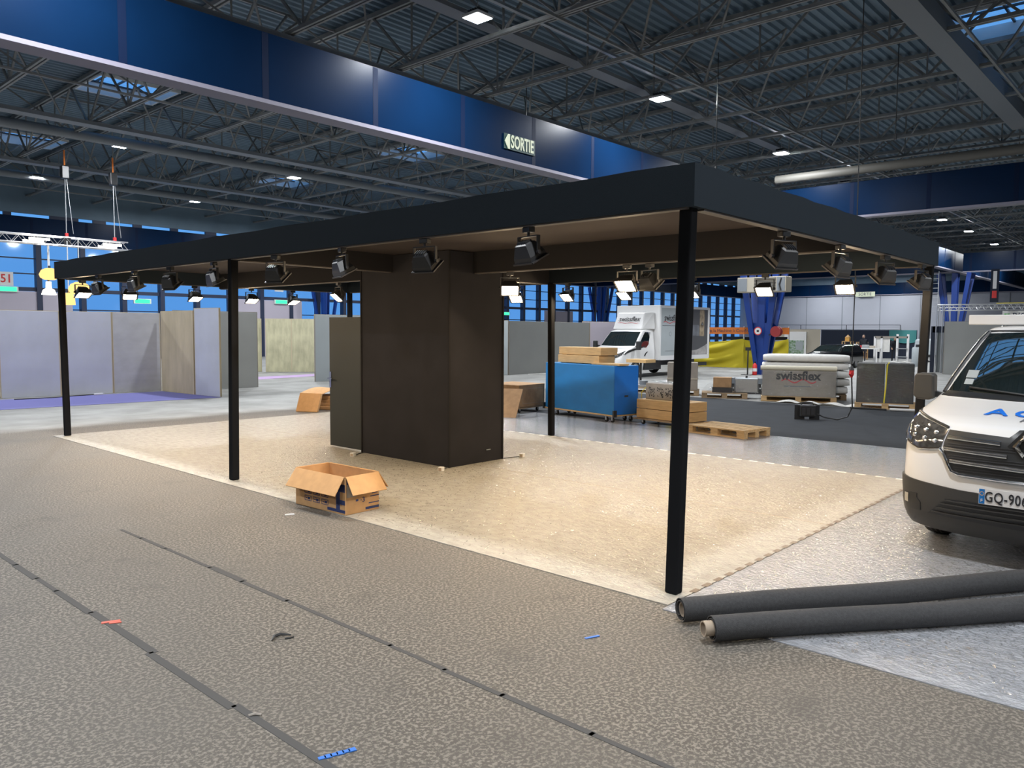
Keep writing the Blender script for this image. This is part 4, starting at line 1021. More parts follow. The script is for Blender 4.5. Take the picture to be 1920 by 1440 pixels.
# goods on the far side of the dark carpet
def wrap(t, a, b, z0, z1, e=.012):
    m = MB(); n = 10
    ring = []
    for k in range(4 * n):
        s_ = k // n; f = (k % n) / n
        c4 = [(-a / 2, -b / 2), (a / 2, -b / 2), (a / 2, b / 2), (-a / 2, b / 2)]
        p, q = c4[s_], c4[(s_ + 1) % 4]; ring.append((p[0] + (q[0] - p[0]) * f, p[1] + (q[1] - p[1]) * f))
    rr = random.Random(int(a * 100)); NZ = 9; vs = []
    for j in range(NZ + 1):
        for x, y in ring:
            g = 1 + (e + rr.uniform(0, .012)) * 2; vs.append((x * g, y * g, z0 + (z1 - z0) * j / NZ))
    N = len(ring); fs = [(j * N + k, j * N + (k + 1) % N, (j + 1) * N + (k + 1) % N, (j + 1) * N + k) for j in range(NZ) for k in range(N)]
    m.add(vs, fs).build('stretch_wrap', M['film'], t, smooth=True)
ra = math.atan2(-1.71, .69)
bc = (20.30, 8.16)
GP = 'wooden pallets'
pallet((bc[0], bc[1], Z6), ra, 'wooden pallet under the big wrapped carton with a red wave', M['pallet'], 1.84, .95)
t = thing('wrapped_carton', (bc[0], bc[1], .152), 'big grey carton in stretch film with black lettering over a red wave', 'carton', rz=ra)
MB().box(-.9, .9, -.47, .47, 0, .66).build('carton_body', M['kraft'], t, bevel=.01)
NB = ((1, 0, 0), (0, 0, 1), (0, -1, 0))
text('swissflex', 'lettering', M['brand_black'], t, (-.02, -.474, .53), NB, .31, .98, bold=.010)
wave(lambda a, s: Vector((-.42 + .84 * a, -.473, .40 + .045 * s))).build('wave_print', M['brand_red'], t)
m = MB().box(-.36, .30, -.474, -.47, .25, .275); m.build('small_print', M['photo_grey'], t)
wrap(t, 1.8, .94, -.02, .68)
ex = Vector((math.cos(ra), math.sin(ra), 0)); ey = Vector((-math.sin(ra), math.cos(ra), 0))
for i, (off, z, ln) in enumerate(((-.38, .875, 1.86), (-.22, .875, 1.72))):
    c = Vector((bc[0], bc[1], z)) + ey * off + ex * (-.02 + .06 * i)
    o = MB().lathe([(.055, -ln / 2), (.062, -ln / 2), (.062, ln / 2), (.055, ln / 2), (.055, -ln / 2)], 20, m=Matrix(((0, 0, 1), (0, 1, 0), (1, 0, 0)))).build('cardboard_tube', M['cream'], loc=c, rz=ra, smooth=True)
    tag(o, ['long cream tube lying along the front of the wrapped carton', 'cream tube behind the front one on the wrapped carton'][i], 'tube', 'cream tubes on the wrapped carton')
mc = Vector((bc[0], bc[1], 0)) + ey * 1.05 + ex * .16
pallet((mc.x, mc.y, Z6), ra, 'wooden pallet under the stack of white wrapped mattresses', M['pallet_dark'], 2.1, .9)
for i in range(5):
    h = .213; n = 14
    def mt_(u, v, i=i, h=h):
        a = (u - .5) * 2; b = v * 2 * PI
        ca, sa = math.cos(b), math.sin(b); e = .45
        y = .46 * math.copysign(abs(ca) ** e, ca); z = (h / 2 - .004) * math.copysign(abs(sa) ** e, sa)
        k = 1 - .12 * abs(a) ** 14
        return (1.10 * a, y * k, h / 2 + z * (1 - .25 * abs(a) ** 10))
    m = MB().grid(mt_, 20, 28)
    o = m.build('mattress', M['bed_white'], loc=(mc.x + .02 * math.sin(i * 3), mc.y + .03 * math.cos(i * 2), .152 + h * i), rz=ra + .01 * (i % 2), smooth=True)
    tag(o, 'white film-wrapped mattress, %s from the bottom of the stack behind the lettered carton' % ORD[i], 'mattress', 'white mattresses stacked behind the carton')
# dark cartons wrapped on a pallet
rb_ = math.atan2(-1.2, .34); kc = Vector((19.85, 5.86, 0))
pallet((kc.x, kc.y, Z6), rb_, 'wooden pallet under the dark wrapped cartons beside the van mirror', M['pallet'], 1.32, .8)
for i, sgn in enumerate((-1, 1)):
    e_ = Vector((math.cos(rb_), math.sin(rb_), 0)); c = kc + e_ * (.312 * sgn - .02)
    t = thing('dark_carton', (c.x, c.y, .152), ['tall charcoal carton in film, left half of the pallet beside the yellow strap', 'tall charcoal carton in film, right half of the pallet near the van mirror'][i], 'carton', rz=rb_, group='charcoal cartons in film')
    MB().box(-.30, .30, -.38, .38, 0, .93).build('carton_body', M['charcoal'], t, bevel=.01)
    wrap(t, .6, .76, -.01, .94, .006)
c = kc + Vector((math.sin(rb_), -math.cos(rb_), 0)) * .41
tag(MB().tube([(c.x - .02, c.y + .02, .16), (c.x, c.y, .5), (c.x + .01, c.y - .02, 1.06), (c.x + .2, c.y, 1.105)], .016, 6).build('packing_strap', M['yellow']), 'yellow strap running down between the two charcoal cartons', 'strap')
tag(MB().grid(lambda u, v: (kc.x - .1 + .3 * v, kc.y - .55 + .5 * u, 1.10 + .05 * abs(math.sin(6 * u) * math.sin(3 * v + .4))), 12, 8).build('film_bundle', M['bed_white']), 'crumpled white film lying on the charcoal cartons', 'film')
tag(MB().tube([(19.15, 5.55, .045), (19.75, 3.9, .045)], .032, 10).build('foam_pipe', M['white'], smooth=True), 'white foam pipe on the floor in front of the charcoal cartons', 'pipe')
tag(MB().tube([(19.05, 6.4, .035), (19.15, 5.62, .035)], .02, 8).build('metal_rod', M['black_metal']), 'thin black rod on the carpet left of the white foam pipe', 'rod')
o = MB().grid(lambda u, v: (19.42 + .3 * v, 8.4 - 2.3 * u, .012 + .07 * abs(math.sin(13 * u) * math.sin(5 * v + u * 4))), 40, 8).build('film_scraps', M['bed_white'])
tag(o, 'crumpled white film on the floor before the wrapped carton pallet', 'film', kind='stuff')
# small pallets on the left of it
pallet((19.85, 10.05, Z6), R(-62), 'weathered pallet carrying a small carton and film, left of the lettered carton', M['pallet_dark'], 1.2, .8)
t = thing('carton', (19.80, 10.08, .152), 'small brown carton on a weathered pallet among film', 'carton', rz=R(-66))
MB().box(-.24, .24, -.2, .2, .14, .41).build('carton_body', M['cardboard_dark'], t, bevel=.006); MB().box(-.26, .26, -.24, .24, 0, .139).build('base_tray', M['dark_metal'], t)
o = MB().grid(lambda u, v: (19.45 + .85 * v, 10.55 - 1.05 * u, .16 + .26 * abs(math.sin(5.2 * u + .8 * v) * math.cos(4 * v))), 22, 16).build('film_bundle', M['film'], smooth=True); tag(o, 'glossy crumpled film bundle around the small brown carton', 'film')
t = thing('machine_pack', (20.15, 9.55, .152), 'film-wrapped grey machine part behind the small brown carton', 'machine part', rz=R(-62))
MB().box(-.3, .3, -.2, .2, 0, .40).build('machine_body', M['steel'], t, bevel=.03); MB().tube([(0, 0, .4), (0, 0, .46)], .03, 10).build('spindle', M['black_metal'], t); wrap(t, .62, .42, 0, .42)
pallet((19.8, 12.98, Z6), R(-62), 'weathered pallet with loose parts behind the blue trolley', M['pallet_dark'], 1.2, .8)
pallet((19.85, 11.5, Z6), R(-62), 'weathered pallet under the tall grey carton behind the corner post', M['pallet_dark'], 1.2, .8)
t = thing('carton', (19.90, 11.38, .152), 'tall grey carton behind the corner post', 'carton', rz=R(-62))
MB().box(-.42, .42, -.3, .3, 0, .78).build('carton_body', M['kraft'], t, bevel=.01); MB().box(-.43, .43, -.31, .31, .3, .34).build('packing_band', M['beige'], t)
t = thing('parts_tray', (19.8, 12.98, .152), 'flat tray of grey parts on the weathered pallet behind the blue trolley', 'tray', rz=R(-60))
MB().box(-.5, .5, -.3, .3, 0, .06).build('tray', M['steel'], t); MB().box(-.35, -.1, -.1, .15, .06, .2).build('small_carton', M['kraft'], t); MB().lathe([(.001, .0), (.12, .0), (.12, .12), (.001, .12)], 14, c=(.3, .05, .06)).build('canister', M['duct'], t)
t = thing('table_stand', (22.0, 14.15, 0), 'black post stand with a square wooden top beside the blue trolley', 'stand')
MB().box(-.25, .25, -.25, .25, 0, .02).build('foot', M['black_metal'], t); MB().tube([(0, 0, .02), (0, 0, .78)], .035, 10).build('post', M['black_metal'], t); MB().box(-.3, .3, -.38, .38, .78, .89).build('top', M['ply'], t, bevel=.005)
t = thing('flight_case', (21.9, 9.9, 0), 'long low black case with a row of white dots left of the lettered carton', 'case', rz=R(-62))
MB().box(-1.1, 1.1, -.25, .25, 0, .30).build('case_body', M['black_plastic'], t, bevel=.01)
m = MB()
for k in range(20): m.lathe([(.001, .003), (.022, 0)], 8, m=Matrix(((1, 0, 0), (0, 0, -1), (0, 1, 0))), c=(-1.02 + .107 * k, -.251, .17))
m.build('dot_row', M['white'], t)
MB().box(-1.1, 1.1, -.25, -.05, .3, .46).build('upper_ledge', M['duct'], t)

# power box and the cable hanging from the roof
t = thing('power_box', (16.03, 6.25, Z6), 'black power distribution box standing alone on the dark carpet', 'power box', rz=R(-52))
MB().box(-.16, .16, -.10, .10, .06, .30).build('casing', M['black_plastic'], t, bevel=.02)
m = MB()
for s in (-1, 1): m.bar((s * .15, 0, 0), (s * .15, 0, .30), .03, .2); m.bar((s * .13, 0, .30), (s * .10, 0, .345), .02)
m.bar((-.11, 0, .345), (.11, 0, .345), .025); m.build('frame', M['black_metal'], t)
m = MB()
for k in range(3): m.box(-.13 + .09 * k, -.06 + .09 * k, -.112, -.10, .10, .24)
m.build('socket', M['dark_metal'], t)
tag(MB().tube([(16.14, 6.12, .14), (16.2, 5.95, .06), (16.25, 5.7, .03), (16.3, 5.52, .10), (16.31, 5.44, .3), (16.3, 5.47, .92)], .014, 8).build('supply_cable', M['black_plastic'], smooth=True), 'black cable curving from the power box up to the red plug', 'cable')
t = thing('plug', (16.3, 5.475, .90), 'red industrial plug hanging on the cable above the power box', 'plug')
MB().tube([(0, 0, 0), (0, 0, .03), (0, 0, .05), (0, 0, .15)], [.022, .03, .045, .045], 12).build('socket_body', M['red'], t); MB().tube([(0, 0, .15), (0, .0, .17), (0, 0, .24)], [.05, .045, .02], 12).build('collar', M['black_plastic'], t)
MB().bar((-.05, 0, .1), (-.09, 0, .06), .04).build('flap', M['red'], t)
tag(MB().tube([(16.3, 5.475, 1.13), (16.3, 5.47, 2.6), (16.3, 5.5, 8.7)], .011, 6).build('drop_cable', M['black_plastic']), 'thin black cable dropping from the roof to the red plug', 'cable')

# ================================================================== partition panels
def panel(p, q, h, mt, label, group, th=.04, z0=.008):
    p = Vector((*p, 0)); q = Vector((*q, 0)); d = q - p; L = d.length
    t = thing('partition_panel', (p.x, p.y, z0), label, 'partition panel', rz=math.atan2(d.y, d.x), group=group)
    MB().box(.004, L - .004, 0, th, 0, h).build('board', mt, t, bevel=.004)
    m = MB().box(0, L, th * .1, th * .9, h, h + .015)
    for x in (.0, L - .02): m.box(x, x + .02, -.003, th + .003, 0, h + .004)
    m.build('edge_strip', M['part_wood'] if mt not in (M['part_grey'], M['part_light']) else M['kraft'], t)
    return t
G = 'blue-grey stand partition panels'
for i, (a, b) in enumerate(((-3.0, -.1), (-.1, 2.9), (2.9, 5.85))): panel((a, 22.75), (b, 22.72), 2.22, M['part_blue'], 'blue-grey partition panel further left along the purple carpet, %s of three' % ORD[i], G)
panel((5.87, 22.7), (7.25, 22.66), 2.22, M['part_blue'], 'blue-grey partition panel behind the far left canopy post', G)
panel((7.25, 22.66), (8.55, 22.62), 2.22, M['part_blue'], 'plain blue-grey partition panel right of the far left canopy post', G)
panel((8.56, 22.62), (9.86, 22.58), 2.22, M['part_scuff'], 'scuffed grey partition panel in the inner corner next to the bare wood panel', G)
panel((9.84, 22.5), (9.88, 20.6), 2.27, M['part_wood'], 'bare beige wood partition panel standing out from the blue-grey wall', 'side panels of the left stand')
panel((9.9, 20.58), (10.02, 19.42), 2.33, M['part_blue'], 'blue-grey end panel next to the bare wood panel', 'side panels of the left stand')
panel((10.06, 22.2), (12.62, 22.05), 2.30, M['part_grey'], 'wide plain grey partition panel behind the middle canopy post', 'grey partition panels')
panel((12.62, 22.09), (12.66, 24.5), 2.30, M['part_light'], 'grey return panel at the left of the opening to the raw fibre panels', 'grey partition panels')
panel((15.3, 22.98), (23.0, 22.9), 2.30, M['part_light'], 'long light grey partition behind the cabin and its open door', 'grey partition panels')
G = 'raw fibre panels'
for i, (a, b) in enumerate((((15.6, 30.3), (17.3, 29.9)), ((17.3, 29.6), (18.1, 28.9)), ((18.1, 28.9), (18.75, 28.1)), ((18.75, 28.1), (19.4, 27.3)), ((19.6, 29.6), (21.4, 29.4)))):
    panel(a, b, 2.22, M['raw_wood'], 'yellowish raw fibre panel seen through the opening, %s from the left' % ORD[i], G)
panel((23.35, 21.32), (23.02, 23.0), 2.20, M['part_light'], 'grey side panel right beside the brown cabin', 'grey partition panels')
panel((23.36, 21.3), (29.2, 21.6), 2.18, M['part_grey'], 'long grey partition panel between the cabin and the box truck', 'grey partition panels')
panel((29.25, 21.6), (29.3, 22.4), 2.18, M['part_wood'], 'bare wood end edge of the long grey partition beside the truck', 'grey partition panels')
panel((30.0, 22.6), (34.5, 22.4), 2.25, M['pinkish'], 'pale lilac partition panel behind the truck windscreen', 'grey partition panels')
t = thing('socket_strip', (8.0, 22.2, .006), 'white socket strip with a cable on the purple carpet', 'socket strip', rz=.1)
MB().box(-.12, .12, -.03, .03, 0, .05).build('casing', M['white'], t, bevel=.01); MB().tube([(-.12, 0, .02), (-.6, .1, .01), (-1.2, -.05, .01), (-2.0, .1, .01)], .012, 6).build('cable', M['black_plastic'], t)
tag(MB().tube([(24.2, 21.0, .012), (25.5, 20.95, .012), (26.5, 21.1, .012), (26.7, 21.0, .25)], .02, 6).build('floor_cable', M['bed_white']), 'pale cable on the floor along the long grey partition', 'cable')

# ================================================================== lighting gantry and pendants at the left
t = thing('lighting_gantry', (0, 33.7, 5.0), 'aluminium lighting gantry hung below the roof at the far left', 'lighting gantry')
m = MB()
for y, z in ((-.18, 0), (.18, 0), (-.18, .32), (.18, .32)): m.tube([(3, y, z), (13.4, y, z)], .028, 8)
m.build('chord', M['alu'], t)
m = MB()
for k in range(20):
    x = 3 + .52 * k
    for y in (-.18, .18): m.tube([(x, y, 0), (x + .26, y, .32), (x + .52, y, 0)], .012, 5)
    m.tube([(x, -.18, 0), (x + .26, .18, 0), (x + .52, -.18, 0)], .012, 5)
m.build('lacing', M['alu'], t)
for i, x in enumerate((9.9, 10.15, 12.55, 12.8)):
    o = MB().box(x - .35, x + .35, -.33 + .5 * (i % 2) * .3, -.25 + .5 * (i % 2) * .3, .02 + .12 * (i % 2), .10 + .12 * (i % 2)).build('tube_lamp', M['tubelight'], t)
MB().box(11.0, 11.25, -.16, .16, .05, .3).build('junction_box', M['black_metal'], t)
for i, x in enumerate((11.15, 12.95)):
    t = thing('chain_hoist', (x, 33.7, 0), ['chain hoist holding the gantry, left of the pair', 'chain hoist holding the gantry, right of the pair'][i], 'chain hoist', group='chain hoists on the gantry')
    MB().box(-.14, .14, -.12, .12, 7.6, 8.1).build('motor', M['black_metal'], t, bevel=.03)
    MB().tube([(0, 0, 8.1), (0, 0, 8.7)], .03, 6).build('hook', M['orange'], t)
    MB().tube([(0, 0, 5.33), (0, 0, 7.6)], .018, 6).tube([(.25, 0, 5.5), (.06, 0, 7.6)], .012, 5).build('chain', M['steel'], t)
    MB().box(-.05, .05, -.05, .05, 5.32, 5.5).build('sling', M['red'], t)
def pendant(x, y, z, prof, mt, label, top=5.0):
    t = thing('pendant_lamp', (x, y, z), label, 'pendant lamp', group='decorative pendant lamps')
    MB().lathe(prof, 24).build('lamp_shade', mt, t, smooth=True); h = max(p[1] for p in prof)
    MB().tube([(0, 0, h), (0, 0, top - z)], .018, 6).build('cord', M['white'], t)
    MB().tube([(0, 0, h - .03), (0, 0, h + .08)], .045, 10).build('cap', M['chrome'], t)
dome = [(.001, .26), (.12, .25), (.28, .17), (.36, 0), (.32, -.12), (.18, -.2), (.001, -.21)]
pendant(10.5, 33.7, 3.85, dome, M['pend_gold'], 'amber bowl pendant lamp hung under the gantry left of the canopy')
pendant(10.49, 33.8, 3.08, [(.001, .52), (.09, .5), (.10, .25), (.2, .18), (.26, 0), (.001, .0)], M['pend_white'], 'white bell pendant lamp below the amber bowl')
pendant(10.5, 30.62, 3.2, dome, M['pend_gold'], 'amber bowl pendant lamp just inside the far left canopy post')
pendant(10.5, 31.72, 2.65, [(.001, .45), (.13, .44), (.2, .3), (.22, 0), (.001, 0)], M['pend_gold'], 'tall amber pendant lamp beside the far left canopy post')
def exit_light(x, z, lab):
    t = thing('exit_light', (x, 46.5, z), lab, 'exit light', group='green exit lights on the glazed wall')
    MB().box(-.5, .5, -.06, 0, -.14, .14).build('casing', M['white'], t); MB().box(-.42, .42, -.07, -.06, -.11, .11).build('lit_panel', M['exit'], t)
exit_light(12.49, 3.78, 'green exit light at the far left on the glazed wall'); exit_light(19.3, 3.37, 'green exit light between the far left and middle canopy posts'); exit_light(28.36, 3.62, 'green exit light over the raw fibre panels'); exit_light(50.5, 3.3, 'green exit light between the rear post and the truck')
for i, (x, s) in enumerate(((12.45, '51'), (28.2, '53'))):
    t = thing('number_sign', (x, 46.46, 4.3 + .35 * i), ['white sign with red number 51 on a window post at far left', 'small white number sign above the exit light over the fibre panels'][i], 'sign')
    MB().box(-.32, .32, -.02, 0, -.36, .36).build('plate', M['white'], t)
    if i == 0: text(s, 'number', M['red'], t, (0, -.025, 0), FACE_Y, .6, .9, bold=.01)
for i, x in enumerate((43.0, 47.2)):
    tag(MB().tube([(x, 46.2, 2.6), (x, 46.2, 4.6)], .02, 6).box(x - .12, x + .12, 46.1, 46.35, 3.5, 4.3).build('wall_lamp', M['steel']), 'grey wall fitting on the glazed wall behind the cabin, %s of two' % ORD[i], 'fitting')

# ================================================================== around the near blue pillar
t = thing('air_heater', (30.95, 14.0, 3.45), 'large beige unit heater with louvres mounted on the near blue pillar', 'heater')
MB().box(-.3, .3, -1.03, 1.05, 0, .62).build('casing', M['beige'], t, bevel=.02)
m = MB()
for k in range(9): m.box(-.315, -.30, -.62, .30, .06 + .06 * k, .085 + .06 * k)
m.build('louvre', M['dark_metal'], t)
MB().box(-.32, -.30, -1.0, -.66, .03, .59).build('side_panel', M['duct'], t); MB().box(-.32, -.30, .62, 1.02, .05, .57).build('side_panel', M['duct'], t)
MB().tube([(-.33, -.85, .55), (-.36, -.78, .3), (-.33, -.85, .05)], .03, 6).build('hose', M['black_plastic'], t)
t = thing('hose_reel', (31.4, 13.62, 1.84), 'red fire hose reel on the right side of the near blue pillar', 'hose reel')
MB().lathe([(.001, -.12), (.22, -.12), (.22, -.08), (.18, -.06), (.18, .06), (.22, .08), (.22, .12), (.001, .12)], 24, m=Matrix(((0, 0, 1), (0, 1, 0), (1, 0, 0)))).build('drum', M['reel'], t, smooth=True)
MB().bar((.1, .12, -.1), (.25, .5, -.15), .06).build('bracket', M['dark_metal'], t)
t = thing('round_sign', (31.38, 14.42, 1.86), 'round white prohibition sign with red rim on the near blue pillar', 'sign')
mm = Matrix(((0, 0, -1), (0, 1, 0), (1, 0, 0)))
MB().lathe([(.001, .01), (.17, .01), (.17, 0)], 24, m=mm).build('disc', M['white'], t); MB().lathe([(.14, .014), (.175, .014), (.175, 0)], 24, m=mm).build('rim', M['red'], t); MB().cbox((-.014, 0, 0), (.004, .1, .08)).build('symbol', M['brand_black'], t)
t = thing('fire_extinguisher', (31.35, 14.50, .004), 'red fire extinguisher at the foot of the near blue pillar', 'fire extinguisher')
MB().lathe([(.001, 0), (.09, 0), (.095, .03), (.095, .40), (.06, .47), (.03, .5), (.001, .5)], 18).build('cylinder', M['red'], t, smooth=True); MB().box(-.03, .06, -.02, .02, .5, .56).tube([(.05, 0, .52), (.12, 0, .45), (.11, 0, .2)], .012, 6).build('valve', M['black_plastic'], t); MB().lathe([(.097, .15), (.097, .28)], 18).build('label', M['white'], t)
t = thing('extinguisher_stand', (31.2, 14.75, 0), 'thin black stand post beside the fire extinguisher', 'stand')
MB().box(-.2, .2, -.2, .2, 0, .02).build('foot', M['black_metal'], t); MB().tube([(0, 0, .02), (0, 0, 1.05)], .03, 8).build('post', M['black_metal'], t); MB().cbox((0, 0, 1.1), (.06, .22, .14)).build('head', M['black_metal'], t)

# yellow cloth enclosure under an orange banner
bp = [(36.2, 21.6), (37.05, 17.75), (38.85, 16.2), (39.6, 15.3)]
t = thing('cloth_enclosure', (0, 0, 0), 'booth closed off with sagging yellow cloth under an orange banner', 'booth')
for k, (a, b) in enumerate(zip(bp[:2], bp[1:3])):
    A = Vector((*a, 0)); B = Vector((*b, 0)); n_ = (B - A).normalized().cross(Vector((0, 0, 1)))
    def fcl(u, v, A=A, B=B, n_=n_, k=k):
        top = 1.43 - .16 * math.sin(PI * u) + .05 * u
        fold = .12 * math.sin(14 * v + 4 * math.sin(PI * u)) * math.sin(PI * u) + .03 * math.sin(23 * u + 6 * v)
        p = A.lerp(B, u) + n_ * fold; return (p.x, p.y, .01 + (top - .01) * v)
    MB().grid(fcl, 40, 24).build('yellow_cloth', M['yellow'], t, smooth=True)
m = MB()
for x, y in bp[:3]: m.bar((x + .06, y + .03, 0), (x + .06, y + .03, 2.1), .06)
m.bar((37.0, 18.9, .3), (37.0, 18.9, 1.75), .04).build('frame_post', M['alu'], t)
m = MB()
for a, b in zip(bp[:2], bp[1:3]): m.bar((a[0] + .03, a[1], 1.88), (b[0] + .03, b[1], 1.88), .03, .34)
bn = m.build('banner', M['orange'], t)
d = (Vector((*bp[1], 0)) - Vector((*bp[0], 0))).normalized()
text('Salon de la Machine à Coudre', 'lettering', M['mullion'], bn, (36.76, 18.75, 1.88), (tuple(d), (0, 0, 1), tuple(d.cross(Vector((0, 0, 1))))), .22, 1.0)
m = MB()
for a, b in zip(bp[:2], bp[1:3]): m.bar((a[0] + .3, a[1] + .2, 1.48), (b[0] + .3, b[1] + .2, 1.50), .03, .16)
m.build('dark_valance', M['navy'], t)

# ================================================================== stands in the far right
tag(MB().box(45, 45.06, 16.93, 19.3, 0, 2.0).build('stand_wall', M['beige']), 'beige stand wall behind the leafy poster', 'stand wall')
t = thing('poster', (44.95, 18.25, 0), 'white framed poster of leaves and a window behind the dark car', 'poster')
MB().box(-.02, .04, -.55, .75, 0, 1.86).build('frame', M['white'], t); MB().box(-.03, -.02, -.42, .75, .1, 1.35).build('leaf_picture', M['foliage'], t); MB().box(-.035, -.03, -.38, .05, .8, 1.3).build('window_print', M['part_light'], t)
tag(MB().box(60, 60.1, 15.8, 22.5, 0, 2.03).build('stand_wall', M['navy']), 'long black cloth stand wall at the back right', 'stand wall')
o = MB().grid(lambda u, v: (59.9 + .05 * math.sin(9 * u), 17.6 - 1.8 * u, 1.35 + .68 * v - .25 * (1 - v) * math.sin(2.5 * u)), 24, 6).build('cloth', M['teal'], smooth=True); tag(o, 'teal cloth hung over the right end of the black stand wall', 'cloth')
carb = thing('car', (38.6, 14.75, 0), 'dark car seen above the white mattresses', 'car', rz=R(-4))
K = Shell([(.22, .1, .74, .4), (.45, 0, .80, .4), (.62, .05, .81, .4), (.70, .25, .80, .35), (.80, .9, .78, .25), (.86, 1.15, .74, .2), (1.05, 1.5, .64, .2), (1.17, 1.8, .58, .22), (1.21, 2.2, .50, .3)], 3.9)
K.body().build('body', M['car_black'], carb, smooth=True)
K.patch(band([(-.70, .875), (0, .87), (.70, .875)], [(-.57, 1.14), (0, 1.16), (.57, 1.14)]), 14, 6, .006).build('windscreen', M['screen_glass'], carb, smooth=True)
for s in (1, -1):
    K.patch(lambda u, v, s=s: (s * (K.row(.88 + .24 * v)[1] + .1 + .9 * u), .88 + .24 * v), 5, 3, .006).build('side_window', M['screen_glass'], carb)
    K.patch(lambda u, v, s=s: (s * (.5 + .24 * u), .52 + .12 * v), 4, 3, .01).build('headlamp', M['lamp_glass'], carb)
    for x in (.75, 3.1): wheel(carb, x, s * .68, .29, .19)

def person(loc, rz, label, pose):
    pts = pose
    me = bpy.data.meshes.new('person'); names = list(pts); idx = {n: i for i, n in enumerate(names)}
    bones = [('pel', 'chest'), ('chest', 'neck'), ('neck', 'head'), ('head', 'crown'), ('chest', 'ls'), ('ls', 'le'), ('le', 'lh'), ('chest', 'rs'), ('rs', 're'), ('re', 'rh'), ('pel', 'lk0'), ('lk0', 'lk'), ('lk', 'la'), ('la', 'lt'), ('pel', 'rk0'), ('rk0', 'rk'), ('rk', 'ra'), ('ra', 'rt')]
    me.from_pydata([pts[n] for n in names], [(idx[a], idx[b]) for a, b in bones], [])
    o = bpy.data.objects.new('person', me); COL.objects.link(o); o.location = loc; o.rotation_euler.z = rz
    o.modifiers.new('skin', 'SKIN'); rad = dict(pel=(.15, .11), chest=(.17, .12), neck=(.055, .055), head=(.085, .095), crown=(.07, .08), ls=(.065, .065), rs=(.065, .065), le=(.045, .045), re=(.045, .045), lh=(.035, .03), rh=(.035, .03), lk0=(.085, .085), rk0=(.085, .085), lk=(.06, .06), rk=(.06, .06), la=(.045, .045), ra=(.045, .045), lt=(.04, .03), rt=(.04, .03))
    for n in names:
        sv = me.skin_vertices[0].data[idx[n]]; sv.radius = rad[n]; sv.use_root = n == 'pel'
    s = o.modifiers.new('subd', 'SUBSURF'); s.levels = 2; s.render_levels = 2
    o.data.materials.append(M['cloth']); tag(o, label, 'person')
    h = Vector(pts['head']); c_ = Vector(pts['crown'])
    f = MB(); mc_ = (h + c_) / 2
    f.grid(lambda u, v: tuple(mc_ + Vector((-.02 + .098 * math.sin(PI * v) * math.cos(2 * PI * u), .082 * math.sin(PI * v) * math.sin(2 * PI * u), -.115 * math.cos(PI * v)))), 16, 10)
    fo = f.build('face', M['skin'], o, smooth=True)
    MB().grid(lambda u, v: tuple(mc_ + Vector((.005 + .106 * math.sin(PI * v * .55) * math.cos(2 * PI * u), .092 * math.sin(PI * v * .55) * math.sin(2 * PI * u), .02 + .115 * math.cos(PI * v * .55)))), 16, 8).build('hair', M['hair'], o, smooth=True)
    MB().bar(mc_ + Vector((-.11, 0, .01)), mc_ + Vector((-.135, 0, -.03)), .025).build('nose', M['skin'], fo)
    m = MB()
    for s_ in (-1, 1): m.cbox(mc_ + Vector((-.108, s_ * .032, .018)), (.012, .022, .010))
    m.cbox(mc_ + Vector((-.104, 0, -.055)), (.012, .045, .010)); m.build('eyes_and_mouth', M['hair'], fo)
    for n, e_ in (('lh', 'le'), ('rh', 're')):
        p = Vector(pts[n]); d_ = (p - Vector(pts[e_])).normalized(); hd = MB()
        hd.tube([p - d_ * .03, p + d_ * .05], [.03, .036], 8)
        sd_ = d_.cross(Vector((1, 0, .3))).normalized()
        for k in range(4): b0 = p + d_ * .05 + sd_ * (.018 * (k - 1.5)); hd.tube([b0, b0 + d_ * .04, b0 + d_ * (.07 + .008 * (k in (1, 2))) + Vector((-.015, 0, -.01))], .008, 6)
        b0 = p + d_ * .01 + sd_ * .03; hd.tube([b0, b0 + sd_ * .025 + d_ * .02, b0 + sd_ * .02 + d_ * .05], .009, 6)
        hd.build('hand', M['skin'], o, smooth=True)
    return o
stand = dict(pel=(0, 0, .90), chest=(-.02, 0, 1.28), neck=(-.03, 0, 1.42), head=(-.05, 0, 1.52), crown=(-.05, 0, 1.64), ls=(-.02, .18, 1.34), le=(.03, .24, 1.08), lh=(-.14, .22, .90), rs=(-.02, -.18, 1.34), re=(.03, -.24, 1.08), rh=(-.14, -.22, .90), lk0=(0, .09, .84), lk=(-.02, .10, .48), la=(.03, .10, .07), lt=(-.10, .11, .03), rk0=(0, -.09, .84), rk=(-.02, -.10, .48), ra=(.03, -.10, .07), rt=(-.10, -.11, .03))
person((52.5, 16.95, 0), R(10), 'person in dark clothes standing behind the work table, face towards the hall', stand)
bend = dict(stand); bend.update(chest=(-.22, 0, 1.22), neck=(-.31, 0, 1.33), head=(-.38, 0, 1.40), crown=(-.42, 0, 1.51), ls=(-.22, .18, 1.27), le=(-.28, .24, 1.0), lh=(-.42, .18, .88), rs=(-.22, -.18, 1.27), re=(-.28, -.24, 1.0), rh=(-.42, -.18, .88))
person((52.0, 14.95, 0), R(20), 'person in dark clothes bending forward beside the white uprights', bend)
t = thing('work_table', (50.3, 16.2, 0), 'cluttered white work table in front of the black stand wall', 'table')
MB().box(-.4, .4, -.9, .9, .83, .88).build('table_top', M['white'], t); 
for sx in (-1, 1):
    for sy in (-1, 1): MB().box(sx * .35 - .03, sx * .35 + .03, sy * .85 - .03, sy * .85 + .03, 0, .83).build('leg', M['white'], t)
MB().box(-.42, -.38, .3, .9, .1, .83).build('front_board', M['white'], t)
